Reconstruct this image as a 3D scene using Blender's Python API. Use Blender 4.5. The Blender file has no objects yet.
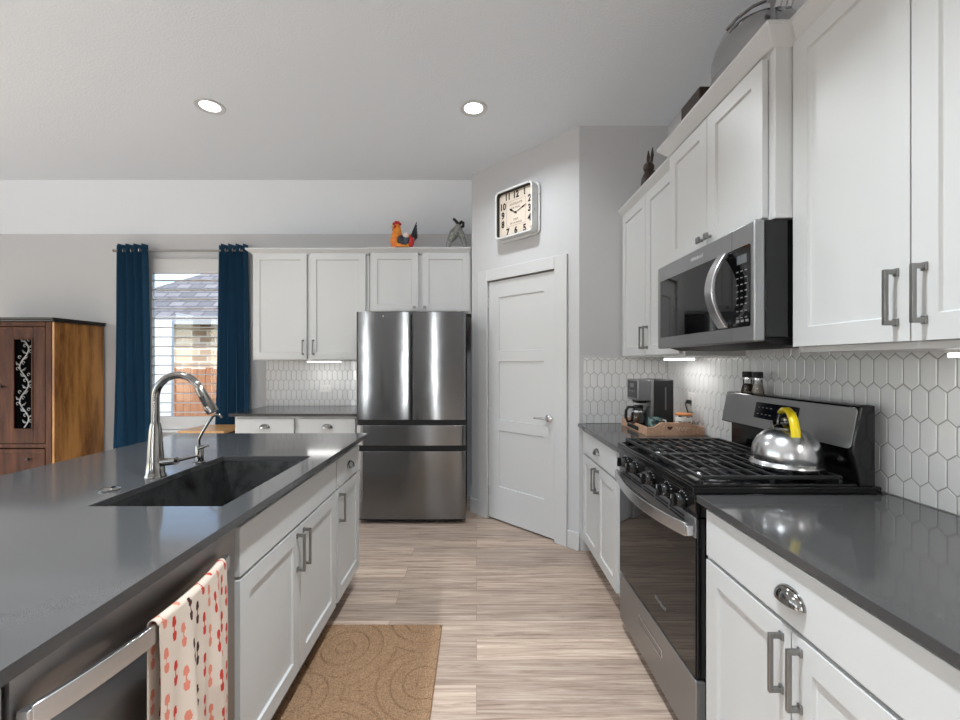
import bpy, bmesh, math, random
from mathutils import Vector, Matrix
random.seed(7)
S = bpy.context.scene
C = S.collection
PI = math.pi

# ------------------------------------------------------------------ camera
F = 430.0                      # focal length in px of the 960 px wide frame
VX, VY, H = 476.5, 362.5, 1.35 # vanishing point and eye height
cam_d = bpy.data.cameras.new('camera')
cam = bpy.data.objects.new('camera', cam_d)
C.objects.link(cam)
cam.location = (0, 0, H)
cam.rotation_euler = (PI/2, 0, 0)
cam_d.sensor_width = 36
cam_d.lens = 36*F/960
cam_d.shift_x = (480-VX)/960
cam_d.shift_y = (VY-360)/960
cam_d.clip_start = 0.02
S.camera = cam

# ------------------------------------------------------------------ world, sun, daylight, exposure
S.view_settings.view_transform = 'Standard'
S.view_settings.look = 'None'
S.view_settings.gamma = 1
S.view_settings.exposure = 0.38
w = bpy.data.worlds.new('sky'); S.world = w; w.use_nodes = True
wn = w.node_tree.nodes; wl = w.node_tree.links
bg = wn['Background']
sky = wn.new('ShaderNodeTexSky'); sky.sky_type = 'NISHITA'; sky.sun_disc = False
sky.sun_elevation = math.radians(48); sky.sun_rotation = math.radians(200); sky.air_density = 1.0
wl.new(sky.outputs[0], bg.inputs[0]); bg.inputs[1].default_value = 0.4

def lamp(name, kind, loc, rot, energy, color=(1, 1, 1), **kw):
    d = bpy.data.lights.new(name, kind); d.energy = energy; d.color = color
    for k, v in kw.items(): setattr(d, k, v)
    o = bpy.data.objects.new(name, d); o.location = loc; o.rotation_euler = rot
    C.objects.link(o); return o
TILT, E_LEFT, E_REAR, E_CEIL, E_SUN = 0, 13, 26, 23, 3.2
lamp('sun', 'SUN', (-3, -3, 8), (math.radians(42), 0, math.radians(-25)), E_SUN, (1, .95, .88), angle=.01)
# daylight entering through the glazed openings of the left and rear walls
LEFT_WIN = [(-3.3, -1.7), (-1.2, 0.4), (0.9, 2.5)]
for y0, y1 in LEFT_WIN:
    lamp('daylight_left', 'AREA', (-6.62, (y0+y1)/2, 1.45), (0, math.radians(-90-TILT), 0), E_LEFT, (.91, .965, 1), shape='RECTANGLE', size=2.0, size_y=y1-y0)
REAR_WIN = [(-3.72, -3.58), (-1.32, -1.18)]
for x0, x1 in REAR_WIN:
    lamp('daylight_rear', 'AREA', ((x0+x1)/2, -4.72, 1.3), (math.radians(90), 0, 0), E_REAR, (.93, .97, 1), shape='RECTANGLE', size=x1-x0, size_y=2.1)

# ------------------------------------------------------------------ materials
def srgb(r, g, b):
    f = lambda c: (c/255/12.92) if c/255 <= .04045 else ((c/255+.055)/1.055)**2.4
    return (f(r), f(g), f(b), 1)
def mat(name, col, rough=.5, metal=0, spec=.5, bump=None, emit=None, coat=0, mix=None, trans=0, streak=None):
    m = bpy.data.materials.new(name); m.use_nodes = True
    nt = m.node_tree; b = nt.nodes['Principled BSDF']
    if len(col) == 3: col = srgb(*col)
    b.inputs['Base Color'].default_value = col
    b.inputs['Roughness'].default_value = rough; b.inputs['Metallic'].default_value = metal
    b.inputs['Specular IOR Level'].default_value = spec
    b.inputs['Coat Weight'].default_value = coat; b.inputs['Coat Roughness'].default_value = .05
    b.inputs['Transmission Weight'].default_value = trans
    if emit: b.inputs['Emission Color'].default_value = (*emit[0], 1); b.inputs['Emission Strength'].default_value = emit[1]
    tc = None
    if bump or mix or streak: tc = nt.nodes.new('ShaderNodeTexCoord')
    if bump:
        n = nt.nodes.new('ShaderNodeTexNoise'); n.inputs['Scale'].default_value = bump[0]; n.inputs['Detail'].default_value = 3
        bp = nt.nodes.new('ShaderNodeBump'); bp.inputs['Strength'].default_value = bump[1]; bp.inputs['Distance'].default_value = bump[2] if len(bump) > 2 else .002
        nt.links.new(tc.outputs['Object'], n.inputs['Vector']); nt.links.new(n.outputs['Fac'], bp.inputs['Height']); nt.links.new(bp.outputs[0], b.inputs['Normal'])
    if mix:   # (second colour, scale, (sx,sy,sz), low, high)
        mp = nt.nodes.new('ShaderNodeMapping'); mp.inputs['Scale'].default_value = mix[2]
        n = nt.nodes.new('ShaderNodeTexNoise'); n.inputs['Scale'].default_value = mix[1]; n.inputs['Detail'].default_value = 6; n.inputs['Roughness'].default_value = .65
        r = nt.nodes.new('ShaderNodeValToRGB')
        r.color_ramp.elements[0].position = mix[3]; r.color_ramp.elements[1].position = mix[4]
        r.color_ramp.elements[0].color = col; r.color_ramp.elements[1].color = srgb(*mix[0])
        nt.links.new(tc.outputs['Object'], mp.inputs[0]); nt.links.new(mp.outputs[0], n.inputs['Vector'])
        nt.links.new(n.outputs['Fac'], r.inputs[0]); nt.links.new(r.outputs[0], b.inputs['Base Color'])
    if streak:  # brushed metal: (scale vector, rough low, rough high)
        mp = nt.nodes.new('ShaderNodeMapping'); mp.inputs['Scale'].default_value = streak[0]
        n = nt.nodes.new('ShaderNodeTexNoise'); n.inputs['Scale'].default_value = 1; n.inputs['Detail'].default_value = 4
        mr = nt.nodes.new('ShaderNodeMapRange'); mr.inputs['To Min'].default_value = streak[1]; mr.inputs['To Max'].default_value = streak[2]
        nt.links.new(tc.outputs['Object'], mp.inputs[0]); nt.links.new(mp.outputs[0], n.inputs['Vector'])
        nt.links.new(n.outputs['Fac'], mr.inputs[0]); nt.links.new(mr.outputs[0], b.inputs['Roughness'])
    return m
def floor_mat():
    m = mat('vinyl_plank', (150, 125, 105), .42)
    nt = m.node_tree; b = nt.nodes['Principled BSDF']; L = nt.links.new
    tc = nt.nodes.new('ShaderNodeTexCoord')
    br = nt.nodes.new('ShaderNodeTexBrick'); br.offset = .37; br.offset_frequency = 2
    br.inputs['Scale'].default_value = 1; br.inputs['Brick Width'].default_value = 1.22; br.inputs['Row Height'].default_value = .15
    br.inputs['Mortar Size'].default_value = .0018; br.inputs['Mortar Smooth'].default_value = 1; br.inputs['Bias'].default_value = 0
    br.inputs['Color1'].default_value = (0, 0, 0, 1); br.inputs['Color2'].default_value = (1, 1, 1, 1); br.inputs['Mortar'].default_value = (.5, .5, .5, 1)
    L(tc.outputs['Object'], br.inputs['Vector'])
    # grain: noise stretched along x, shifted per plank
    vm = nt.nodes.new('ShaderNodeVectorMath'); vm.operation = 'MULTIPLY'; vm.inputs[1].default_value = (2.6, 52, 1)
    ad = nt.nodes.new('ShaderNodeVectorMath'); ad.operation = 'MULTIPLY_ADD'; ad.inputs[1].default_value = (17, 31, 5)
    L(tc.outputs['Object'], vm.inputs[0]); L(br.outputs['Color'], ad.inputs[0]); L(vm.outputs[0], ad.inputs[2])
    n1 = nt.nodes.new('ShaderNodeTexNoise'); n1.inputs['Scale'].default_value = 1; n1.inputs['Detail'].default_value = 7; n1.inputs['Roughness'].default_value = .68; n1.inputs['Distortion'].default_value = .6
    L(ad.outputs[0], n1.inputs['Vector'])
    r = nt.nodes.new('ShaderNodeValToRGB'); e = r.color_ramp.elements
    e[0].position = .3; e[0].color = srgb(122, 97, 82); e[1].position = .7; e[1].color = srgb(222, 202, 184)
    x = e.new(.46); x.color = srgb(178, 156, 140); x = e.new(.56); x.color = srgb(196, 175, 158)
    L(n1.outputs['Fac'], r.inputs[0])
    mx = nt.nodes.new('ShaderNodeMix'); mx.data_type = 'RGBA'; mx.blend_type = 'MULTIPLY'; mx.inputs[0].default_value = 1
    pr = nt.nodes.new('ShaderNodeValToRGB'); p = pr.color_ramp.elements
    p[0].color = (.75, .74, .75, 1); p[1].color = (1.06, 1.05, 1.04, 1)
    L(br.outputs['Color'], pr.inputs[0]); L(r.outputs[0], mx.inputs[6]); L(pr.outputs[0], mx.inputs[7])
    m2 = nt.nodes.new('ShaderNodeMix'); m2.data_type = 'RGBA'; m2.inputs[7].default_value = srgb(80, 62, 50)
    mf = nt.nodes.new('ShaderNodeMath'); mf.operation = 'MULTIPLY'; mf.inputs[1].default_value = .7
    L(br.outputs['Fac'], mf.inputs[0]); L(mf.outputs[0], m2.inputs[0]); L(mx.outputs[2], m2.inputs[6]); L(m2.outputs[2], b.inputs['Base Color'])
    bp = nt.nodes.new('ShaderNodeBump'); bp.inputs['Strength'].default_value = .12; bp.inputs['Distance'].default_value = .002
    L(n1.outputs['Fac'], bp.inputs['Height']); L(bp.outputs[0], b.inputs['Normal'])
    return m
def brick_mat(name, c1, c2, mortar, bw, rh, ms, vec=None):
    m = mat(name, c1, .85); nt = m.node_tree; L = nt.links.new
    tc = nt.nodes.new('ShaderNodeTexCoord'); mp = nt.nodes.new('ShaderNodeMapping'); mp.inputs['Rotation'].default_value = vec or (PI/2, 0, 0)
    br = nt.nodes.new('ShaderNodeTexBrick'); br.inputs['Scale'].default_value = 1
    br.inputs['Brick Width'].default_value = bw; br.inputs['Row Height'].default_value = rh; br.inputs['Mortar Size'].default_value = ms
    br.inputs['Color1'].default_value = srgb(*c1); br.inputs['Color2'].default_value = srgb(*c2); br.inputs['Mortar'].default_value = srgb(*mortar)
    L(tc.outputs['Object'], mp.inputs[0]); L(mp.outputs[0], br.inputs['Vector']); L(br.outputs['Color'], nt.nodes['Principled BSDF'].inputs['Base Color'])
    return m
M = {}
M['wall'] = mat('wall_paint', (200, 200, 201), .75, bump=(140, .25, .002))
M['ceil'] = mat('ceiling_texture', (233, 238, 243), .85, bump=(100, .5, .005))
M['trim'] = mat('trim_paint', (206, 206, 206), .4)
M['cab'] = mat('cabinet_paint', (200, 200, 199), .36)
M['cabin'] = mat('cabinet_shadow_gap', (150, 149, 147), .6)
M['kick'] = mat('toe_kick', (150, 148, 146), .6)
M['quartz'] = mat('grey_quartz', (66, 65, 65), .09, mix=((72, 71, 71), 420, (1, 1, 1), .35, .65))
M['tile'] = mat('picket_tile', (226, 226, 226), .12, coat=.4, bump=(9, .12, .01))
M['grout'] = mat('grout', (158, 156, 152), .9)
M['floor'] = floor_mat()
M['steel'] = mat('brushed_steel', (165, 166, 167), .36, 1)
M['steelv'] = mat('fridge_steel', (130, 131, 132), .18, 1, bump=(2.3, .09, .02))
nt = M['steelv'].node_tree; pb = nt.nodes['Principled BSDF']; pb.inputs['Anisotropic'].default_value = .95; pb.inputs['Anisotropic Rotation'].default_value = .25
tg = nt.nodes.new('ShaderNodeTangent'); tg.direction_type = 'RADIAL'; tg.axis = 'Z'; nt.links.new(tg.outputs[0], pb.inputs['Tangent'])
M['dsteel'] = mat('dark_steel', (158, 158, 159), .42, 1)
M['bright'] = mat('bright_steel', (205, 205, 206), .25, 1)
M['nickel'] = mat('satin_nickel', (146, 145, 143), .32, 1)
M['chrome'] = mat('chrome', (150, 148, 145), .12, 1)
M['black'] = mat('black_enamel', (14, 14, 15), .12, spec=.5)
M['blackm'] = mat('black_matte', (20, 20, 21), .55)
M['iron'] = mat('cast_iron', (24, 24, 25), .42)
M['glassb'] = mat('black_glass', (10, 10, 11), .03, spec=.5)
M['dgrey'] = mat('dark_grey_plastic', (52, 53, 55), .5)
M['white'] = mat('white_plastic', (232, 232, 230), .35)
M['ceramic'] = mat('white_ceramic', (228, 226, 222), .2)
M['teal'] = mat('teal_glaze', (120, 150, 144), .2, mix=((50, 62, 64), 30, (1, 1, 1), .45, .55))
M['pattern'] = mat('patterned_glaze', (225, 223, 218), .25, mix=((40, 40, 42), 75, (1, 1, 1), .47, .51))
M['orange_wood'] = mat('orange_wood', (186, 110, 52), .4, mix=((205, 140, 80), 8, (1, 8, 1), .3, .7))
M['tray'] = mat('tray_wood', (178, 138, 112), .5, mix=((206, 168, 140), 60, (1, 1, 1), .35, .65))
M['traydark'] = mat('tray_cutout', (60, 30, 24), .6)
M['traylight'] = mat('tray_lettering', (232, 205, 180), .5)
M['curtain'] = mat('navy_teal_fabric', (34, 70, 96), .85, spec=.2, bump=(700, .3, .001))
M['pine'] = mat('stained_pine_side', (112, 66, 30), .3, mix=((206, 148, 84), 2.2, (3.5, 3.5, .55), .34, .62))
M['oakd'] = mat('dark_stained_wood', (48, 26, 17), .6, spec=.25, mix=((100, 62, 42), 3, (5, 5, .7), .3, .72))
M['cornice'] = mat('near_black_wood', (44, 36, 32), .4)
M['table'] = mat('honey_wood', (190, 135, 78), .3, mix=((214, 166, 108), 4, (.8, 8, 1), .3, .7))
M['soot'] = mat('black_cloth', (8, 8, 8), .95, spec=0)
M['ironwork'] = mat('iron_scrollwork', (168, 166, 164), .5, .3)
M['rug'] = mat('tan_carpet_pile', (150, 116, 88), .95, spec=.1, bump=(300, 1, .01), mix=((206, 168, 134), 190, (1, 1, 1), .36, .64))
M['rugedge'] = mat('rug_binding', (128, 94, 68), .9)
M['towel'] = mat('cream_cotton', (206, 190, 176), .9, spec=.1)
M['red'] = mat('red_print', (188, 62, 52), .9, spec=.1)
M['salmon'] = mat('salmon_print', (208, 128, 108), .9, spec=.1)
M['brownp'] = mat('brown_print', (72, 48, 44), .9, spec=.1)
M['lamp'] = mat('lit_lamp_lens', (255, 255, 255), .5, emit=((1, .98, .95), 4))
M['bar'] = mat('lit_light_bar', (255, 255, 255), .5, emit=((1, .99, .97), 3))
M['yellow'] = mat('yellow_handle', (222, 196, 20), .3)
M['ygrey'] = mat('grey_grip', (120, 122, 118), .4)
M['screen'] = mat('clock_display', (18, 20, 28), .08)
M['lcd'] = mat('lcd_panel', (92, 96, 98), .3)
M['mark'] = mat('pale_marking', (190, 190, 190), .5)
M['markd'] = mat('dim_marking', (120, 120, 120), .5)
M['face'] = mat('clock_face_paper', (214, 200, 184), .6, mix=((226, 212, 197), 6, (1, 1, 1), .3, .7))
M['ink'] = mat('clock_ink', (30, 26, 24), .6)
M['inkl'] = mat('faded_ink', (130, 112, 100), .6)
M['wwhite'] = mat('chipped_white_metal', (224, 224, 222), .45, mix=((150, 150, 148), 22, (1, 1, 1), .6, .68))
M['rorange'] = mat('rooster_orange', (226, 104, 22), .35, mix=((236, 160, 40), 14, (1, 1, 1), .4, .6))
M['rred'] = mat('rooster_red', (186, 26, 22), .35)
M['rblue'] = mat('rooster_blue_black', (22, 28, 42), .35, mix=((70, 84, 96), 40, (1, 1, .3), .5, .65))
M['rcream'] = mat('rooster_cream', (220, 205, 200), .4)
M['pewter'] = mat('pewter_grey', (110, 110, 106), .6, .3, mix=((150, 150, 146), 40, (1, 1, 1), .4, .6))
M['dbrown'] = mat('dark_brown_carving', (52, 38, 30), .5)
M['spice'] = mat('ground_pepper', (70, 42, 28), .8)
M['salt'] = mat('coarse_salt', (200, 186, 172), .8)
M['pane'] = None
def glass_mat(name, tint, ior):
    m = bpy.data.materials.new(name); m.use_nodes = True; nt = m.node_tree; nt.nodes.clear()
    o = nt.nodes.new('ShaderNodeOutputMaterial'); mx = nt.nodes.new('ShaderNodeMixShader'); t = nt.nodes.new('ShaderNodeBsdfTransparent'); g = nt.nodes.new('ShaderNodeBsdfGlossy')
    fr = nt.nodes.new('ShaderNodeFresnel'); fr.inputs[0].default_value = ior
    t.inputs[0].default_value = tint; g.inputs['Roughness'].default_value = .02
    nt.links.new(fr.outputs[0], mx.inputs[0]); nt.links.new(t.outputs[0], mx.inputs[1]); nt.links.new(g.outputs[0], mx.inputs[2]); nt.links.new(mx.outputs[0], o.inputs[0])
    return m
M['pane'] = glass_mat('window_glass', (.97, .98, .98, 1), 1.35)
M['carafe'] = glass_mat('carafe_glass', (.55, .57, .58, 1), 1.5)
M['shaker'] = glass_mat('shaker_glass', (.85, .85, .85, 1), 1.45)
M['brick'] = brick_mat('tan_brick', (150, 122, 98), (196, 172, 148), (196, 188, 178), .44, .17, .022)
M['shingle'] = brick_mat('grey_shingles', (104, 102, 104), (136, 132, 132), (80, 78, 80), .4, .22, .022, (0, 0, 0))
M['fence'] = mat('cedar_boards', (176, 122, 84), .8, mix=((140, 92, 62), 5, (6, 6, .4), .35, .65))
M['siding'] = mat('white_siding', (232, 232, 230), .6)
M['gutter'] = mat('grey_fascia', (150, 150, 152), .6)
M['grass'] = mat('lawn', (96, 112, 64), .95)

# ------------------------------------------------------------------ mesh helpers
class MB:
    def __init__(s): s.v = []; s.f = []; s.mi = []
    def add(s, vs, fs, mi=0):
        o = len(s.v); s.v += [tuple(p) for p in vs]
        for f in fs: s.f.append([o+i for i in f]); s.mi.append(mi)
        return s
    def box(s, x0, x1, y0, y1, z0, z1, mi=0):
        return s.add([(x0,y0,z0),(x1,y0,z0),(x1,y1,z0),(x0,y1,z0),(x0,y0,z1),(x1,y0,z1),(x1,y1,z1),(x0,y1,z1)],
                     [(0,3,2,1),(4,5,6,7),(0,1,5,4),(1,2,6,5),(2,3,7,6),(3,0,4,7)], mi)
    def frustum(s, b, t, z0, z1, mi=0):   # b,t = (x0,x1,y0,y1)
        return s.add([(b[0],b[2],z0),(b[1],b[2],z0),(b[1],b[3],z0),(b[0],b[3],z0),(t[0],t[2],z1),(t[1],t[2],z1),(t[1],t[3],z1),(t[0],t[3],z1)],
                     [(0,3,2,1),(4,5,6,7),(0,1,5,4),(1,2,6,5),(2,3,7,6),(3,0,4,7)], mi)
    def prism(s, poly, fn, a, b, mi=0):   # poly 2D, fn(u,v,h)->3D, extruded h in a..b
        n = len(poly)
        vs = [fn(u, v, a) for u, v in poly]+[fn(u, v, b) for u, v in poly]
        fs = [list(range(n))[::-1], list(range(n, 2*n))]+[(i, (i+1) % n, n+(i+1) % n, n+i) for i in range(n)]
        return s.add(vs, fs, mi)
    def lathe(s, prof, c=(0, 0, 0), n=32, axis='z', mi=0, sx=1, sy=1, cap=True):
        vs = []; fs = []
        for r, h in prof:
            for k in range(n):
                a = 2*PI*k/n; u, v = r*math.cos(a)*sx, r*math.sin(a)*sy
                p = {'z': (u, v, h), 'y': (u, h, v), 'x': (h, u, v)}[axis]
                vs.append((c[0]+p[0], c[1]+p[1], c[2]+p[2]))
        for i in range(len(prof)-1):
            for k in range(n):
                fs.append((i*n+k, i*n+(k+1) % n, (i+1)*n+(k+1) % n, (i+1)*n+k))
        if cap:
            fs.append(list(range(n))[::-1]); fs.append([(len(prof)-1)*n+k for k in range(n)])
        return s.add(vs, fs, mi)
    def tube(s, pts, r, n=12, mi=0, flat=None):
        pts = [Vector(p) for p in pts]; rs = r if isinstance(r, (list, tuple)) else [r]*len(pts)
        vs = []; fs = []; prev = None
        for i, p in enumerate(pts):
            t = (pts[min(i+1, len(pts)-1)]-pts[max(i-1, 0)]).normalized()
            if prev is None:
                ref = Vector((0, 0, 1)) if abs(t.z) < .9 else Vector((1, 0, 0))
                u = t.cross(ref).normalized()
            else:
                u = (prev-t*prev.dot(t)).normalized()
            prev = u; v = t.cross(u)
            for k in range(n):
                a = 2*PI*k/n
                vs.append(p+u*rs[i]*math.cos(a)*(flat[0] if flat else 1)+v*rs[i]*math.sin(a)*(flat[1] if flat else 1))
        for i in range(len(pts)-1):
            for k in range(n): fs.append((i*n+k, i*n+(k+1) % n, (i+1)*n+(k+1) % n, (i+1)*n+k))
        fs.append(list(range(n))[::-1]); fs.append([(len(pts)-1)*n+k for k in range(n)])
        return s.add(vs, fs, mi)
    def bar(s, pts, up, w, h, mi=0):     # rectangular sweep: w across, h along 'up'
        pts = [Vector(p) for p in pts]; up = Vector(up); vs = []; fs = []
        for i, p in enumerate(pts):
            t = (pts[min(i+1, len(pts)-1)]-pts[max(i-1, 0)]).normalized(); sd = t.cross(up).normalized()
            vs += [p-sd*w/2-up*h/2, p+sd*w/2-up*h/2, p+sd*w/2+up*h/2, p-sd*w/2+up*h/2]
        for i in range(len(pts)-1):
            for k in range(4): fs.append((i*4+k, i*4+(k+1) % 4, (i+1)*4+(k+1) % 4, (i+1)*4+k))
        e = (len(pts)-1)*4
        fs += [(3, 2, 1, 0), (e, e+1, e+2, e+3)]
        return s.add(vs, fs, mi)
    def ball(s, c, r, n=16, mi=0):
        rx, ry, rz = r if isinstance(r, (list, tuple)) else (r, r, r)
        pr = [(max(1e-4, math.sin(PI*i/n)), -math.cos(PI*i/n)) for i in range(n+1)]
        o = len(s.v); s.lathe(pr, (0, 0, 0), n*2, mi=mi, cap=False)
        for i in range(o, len(s.v)):
            x, y, z = s.v[i]; s.v[i] = (c[0]+x*rx, c[1]+y*ry, c[2]+z*rz)
        return s
    def build(s, name, ms, parent=None, bevel=0, smooth=True, loc=None, rot=None, seg=2):
        me = bpy.data.meshes.new(name); me.from_pydata(s.v, [], s.f); me.update()
        bm = bmesh.new(); bm.from_mesh(me); bmesh.ops.recalc_face_normals(bm, faces=bm.faces); bm.to_mesh(me); bm.free()
        ms = ms if isinstance(ms, list) else [ms]
        for m in ms: me.materials.append(M[m])
        me.polygons.foreach_set('material_index', s.mi)
        if smooth:
            me.polygons.foreach_set('use_smooth', [True]*len(me.polygons))
            me.set_sharp_from_angle(angle=math.radians(35))
        o = bpy.data.objects.new(name, me); C.objects.link(o)
        if parent: o.parent = parent
        if loc: o.location = loc
        if rot: o.rotation_euler = rot
        if bevel:
            b = o.modifiers.new('bevel', 'BEVEL'); b.width = bevel; b.segments = seg; b.limit_method = 'ANGLE'; b.angle_limit = math.radians(40)
        return o
def tag(o, label=None, cat=None, group=None, kind=None):
    if label: o['label'] = label
    if cat: o['category'] = cat
    if group: o['group'] = group
    if kind: o['kind'] = kind
    return o
def thing(name, label, cat, loc=(0, 0, 0), rz=0, group=None):
    o = bpy.data.objects.new(name, None); o.empty_display_size = .1; C.objects.link(o)
    o.location = loc; o.rotation_euler = (0, 0, rz)
    return tag(o, label, cat, group)
def struct(o): o['kind'] = 'structure'; return o
def text(txt, size, m, parent, loc, rot, name='lettering', ext=.0006, align='CENTER', shear=0, sx=1, bold=0):
    cu = bpy.data.curves.new('t', 'FONT'); cu.body = txt; cu.size = size; cu.extrude = ext; cu.offset = bold; cu.align_x = align; cu.align_y = 'CENTER'; cu.shear = shear
    t = bpy.data.objects.new('t', cu); C.objects.link(t); bpy.context.view_layer.update()
    me = bpy.data.meshes.new_from_object(t.evaluated_get(bpy.context.evaluated_depsgraph_get()))
    bpy.data.objects.remove(t); bpy.data.curves.remove(cu)
    me.name = name; me.materials.clear(); me.materials.append(M[m])
    o = bpy.data.objects.new(name, me); C.objects.link(o); o.parent = parent; o.location = loc; o.rotation_euler = rot; o.scale = (sx, 1, 1)
    return o
def arc(c, r, a0, a1, n, fn): return [fn(c[0]+r*math.cos(a0+(a1-a0)*i/n), c[1]+r*math.sin(a0+(a1-a0)*i/n)) for i in range(n+1)]
def rrect(x0, x1, y0, y1, r, n=6):
    p = []
    for cx, cy, a in ((x1-r, y1-r, 0), (x0+r, y1-r, PI/2), (x0+r, y0+r, PI), (x1-r, y0+r, 1.5*PI)):
        for i in range(n+1): t = a+PI/2*i/n; p.append((cx+r*math.cos(t), cy+r*math.sin(t)))
    return p
FY = lambda u, v, h: (u, h, v)     # polygon in x-z, extruded along y
FZ = lambda u, v, h: (u, v, h)
FX = lambda u, v, h: (h, u, v)

# ------------------------------------------------------------------ setting
XW, YB, ZC = 1.375, 4.33, 3.048     # right wall, back wall, ceiling
struct(MB().box(-6.6, 1.475, -4.7, 4.43, -.1, 0).build('floor', 'floor', smooth=False))
# ceiling: flat slab and the slope that meets the back wall
cb = MB().box(-6.6, 1.475, -4.7, 4.0, ZC, ZC+.1)
cb.prism([(4.0, ZC), (YB, 2.644), (YB+.1, 2.644), (YB+.1, ZC+.1), (4.0, ZC+.1)], FX, -6.6, 1.475)
struct(cb.build('ceiling', 'ceil', smooth=False))
WX0, WX1, WZ0, WZ1 = -3.36, -2.36, .74, 2.33     # back window opening
b = MB()
b.box(-6.6, WX0, YB, YB+.1, 0, 2.7); b.box(WX1, 1.475, YB, YB+.1, 0, 2.7)
b.box(WX0, WX1, YB, YB+.1, 0, WZ0); b.box(WX0, WX1, YB, YB+.1, WZ1, 2.7)
wall_back = struct(b.build('wall_back', 'wall', smooth=False))
wall_right = struct(MB().box(XW, XW+.1, -4.7, YB, 0, ZC).build('wall_right', 'wall', smooth=False))
b = MB()
ys = [-4.7]+[v for p in LEFT_WIN for v in p]+[YB]
for i in range(0, len(ys), 2): b.box(-6.6, -6.5, ys[i], ys[i+1], 0, ZC)
for y0, y1 in LEFT_WIN: b.box(-6.6, -6.5, y0, y1, 0, .45); b.box(-6.6, -6.5, y0, y1, 2.45, ZC)
struct(b.build('wall_left', 'wall', smooth=False))
b = MB()
xs = [-6.6]+[v for p in REAR_WIN for v in p]+[XW]
for i in range(0, len(xs), 2): b.box(xs[i], xs[i+1], -4.7, -4.6, 0, ZC)
for x0, x1 in REAR_WIN: b.box(x0, x1, -4.7, -4.6, 0, .2); b.box(x0, x1, -4.7, -4.6, 2.4, ZC)
struct(b.build('wall_rear', 'wall', smooth=False))
# corner pantry: 45 degree wall with a door, short wall facing the camera, recess side wall
PA = Vector((-.043, 3.885)); PB = Vector((.737, 3.085)); PL = (PB-PA).length
pa = math.atan2(PB.y-PA.y, PB.x-PA.x)
D0, D1, DH = .203, .918, 2.058
def pw(x, y, z):
    c, s_ = math.cos(pa), math.sin(pa); return (PA.x+x*c-y*s_, PA.y+x*s_+y*c, z)
b = MB()
for x0, x1, z0, z1 in ((0, D0, 0, ZC), (D1, PL, 0, ZC), (D0, D1, DH, ZC)):
    q = [(x0, 0), (x1, 0), (x1, .1), (x0, .1)]
    if x1 == PL: q[2] = (PL-.04, .1)
    if x0 == 0: q[3] = (.04, .1)
    b.prism(q, lambda u, v, h: pw(u, v, h), z0, z1)
b.box(PB.x, XW, 3.085, 3.185, 0, ZC); b.box(PA.x, .05, PA.y, YB, 0, ZC)
wall_pantry = struct(b.build('wall_pantry', 'wall', smooth=False))
# casing
t = thing('trim_1', None, None, (PA.x, PA.y, 0), pa); struct(t)
MB().box(.098, D0+.006, -.018, .0, 0, 2.147).build('casing_side', 'trim', t, .003)
MB().box(D1-.006, 1.022, -.018, .0, 0, 2.147).build('casing_side', 'trim', t, .003)
MB().box(D0+.006, D1-.006, -.018, .0, DH-.006, 2.147).build('casing_head', 'trim', t, .003)
# baseboards
MB().box(.002, .097, -.014, 0, 0, .13).build('baseboard_pantry', 'trim', None, .004, loc=(PA.x, PA.y, 0), rot=(0, 0, pa))
struct(bpy.data.objects['baseboard_pantry'])
struct(MB().box(1.023, PL+.006, -.014, 0, 0, .13).build('baseboard_pantry', 'trim', None, .004, loc=(PA.x, PA.y, 0), rot=(0, 0, pa)))
struct(MB().box(PA.x-.014, PA.x, PA.y+.002, YB, 0, .13).build('baseboard_recess', 'trim', None, .004))
struct(MB().box(-6.5, -2.12, YB-.014, YB, 0, .13).build('baseboard_back', 'trim', None, .004))
# pantry door with three recessed panels
d = thing('door_1', None, None, (PA.x, PA.y, 0), pa); struct(d)
def panel_slab(W, Hh, wins, th, rec, off=(0, 0, 0), soft=.006):
    """slab with recessed rectangular panels; front at y=0, back y=th; wins = (x0,x1,z0,z1)"""
    b = MB(); xs = sorted({0, W, *[v for q in wins for v in q[:2]]}); zs = sorted({0, Hh, *[v for q in wins for v in q[2:]]})
    ox, oy, oz = off
    for i in range(len(xs)-1):
        for j in range(len(zs)-1):
            x0, x1, z0, z1 = xs[i], xs[i+1], zs[j], zs[j+1]
            if any(q[0] <= x0 and x1 <= q[1] and q[2] <= z0 and z1 <= q[3] for q in wins): continue
            b.add([(ox+x0, oy, oz+z0), (ox+x1, oy, oz+z0), (ox+x1, oy, oz+z1), (ox+x0, oy, oz+z1)], [(0, 1, 2, 3)])
    for x0, x1, z0, z1 in wins:
        o = [(x0, 0, z0), (x1, 0, z0), (x1, 0, z1), (x0, 0, z1)]
        n = [(x0+soft, rec, z0+soft), (x1-soft, rec, z0+soft), (x1-soft, rec, z1-soft), (x0+soft, rec, z1-soft)]
        b.add([(ox+p[0], oy+p[1], oz+p[2]) for p in o+n], [(0, 1, 5, 4), (1, 2, 6, 5), (2, 3, 7, 6), (3, 0, 4, 7), (4, 5, 6, 7)])
    b.add([(ox, oy, oz), (ox+W, oy, oz), (ox+W, oy, oz+Hh), (ox, oy, oz+Hh), (ox, oy+th, oz), (ox+W, oy+th, oz), (ox+W, oy+th, oz+Hh), (ox, oy+th, oz+Hh)],
          [(4, 7, 6, 5), (0, 4, 5, 1), (1, 5, 6, 2), (2, 6, 7, 3), (3, 7, 4, 0)])
    return b
panel_slab(.703, 2.03, [(.118, .59, .28, .76), (.118, .59, .85, 1.345), (.118, .59, 1.435, 1.89)], .036, .009, (D0+.006, .006, .014), .004).build('slab', 'trim', d, smooth=False)
for z in (.24, 1.0, 1.86): MB().lathe([(.007, z-.045), (.007, z+.045)], (D0+.004, 0, 0), 10).build('hinge', 'bright', d)
h = MB(); hx, hz = .852, .923
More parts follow.
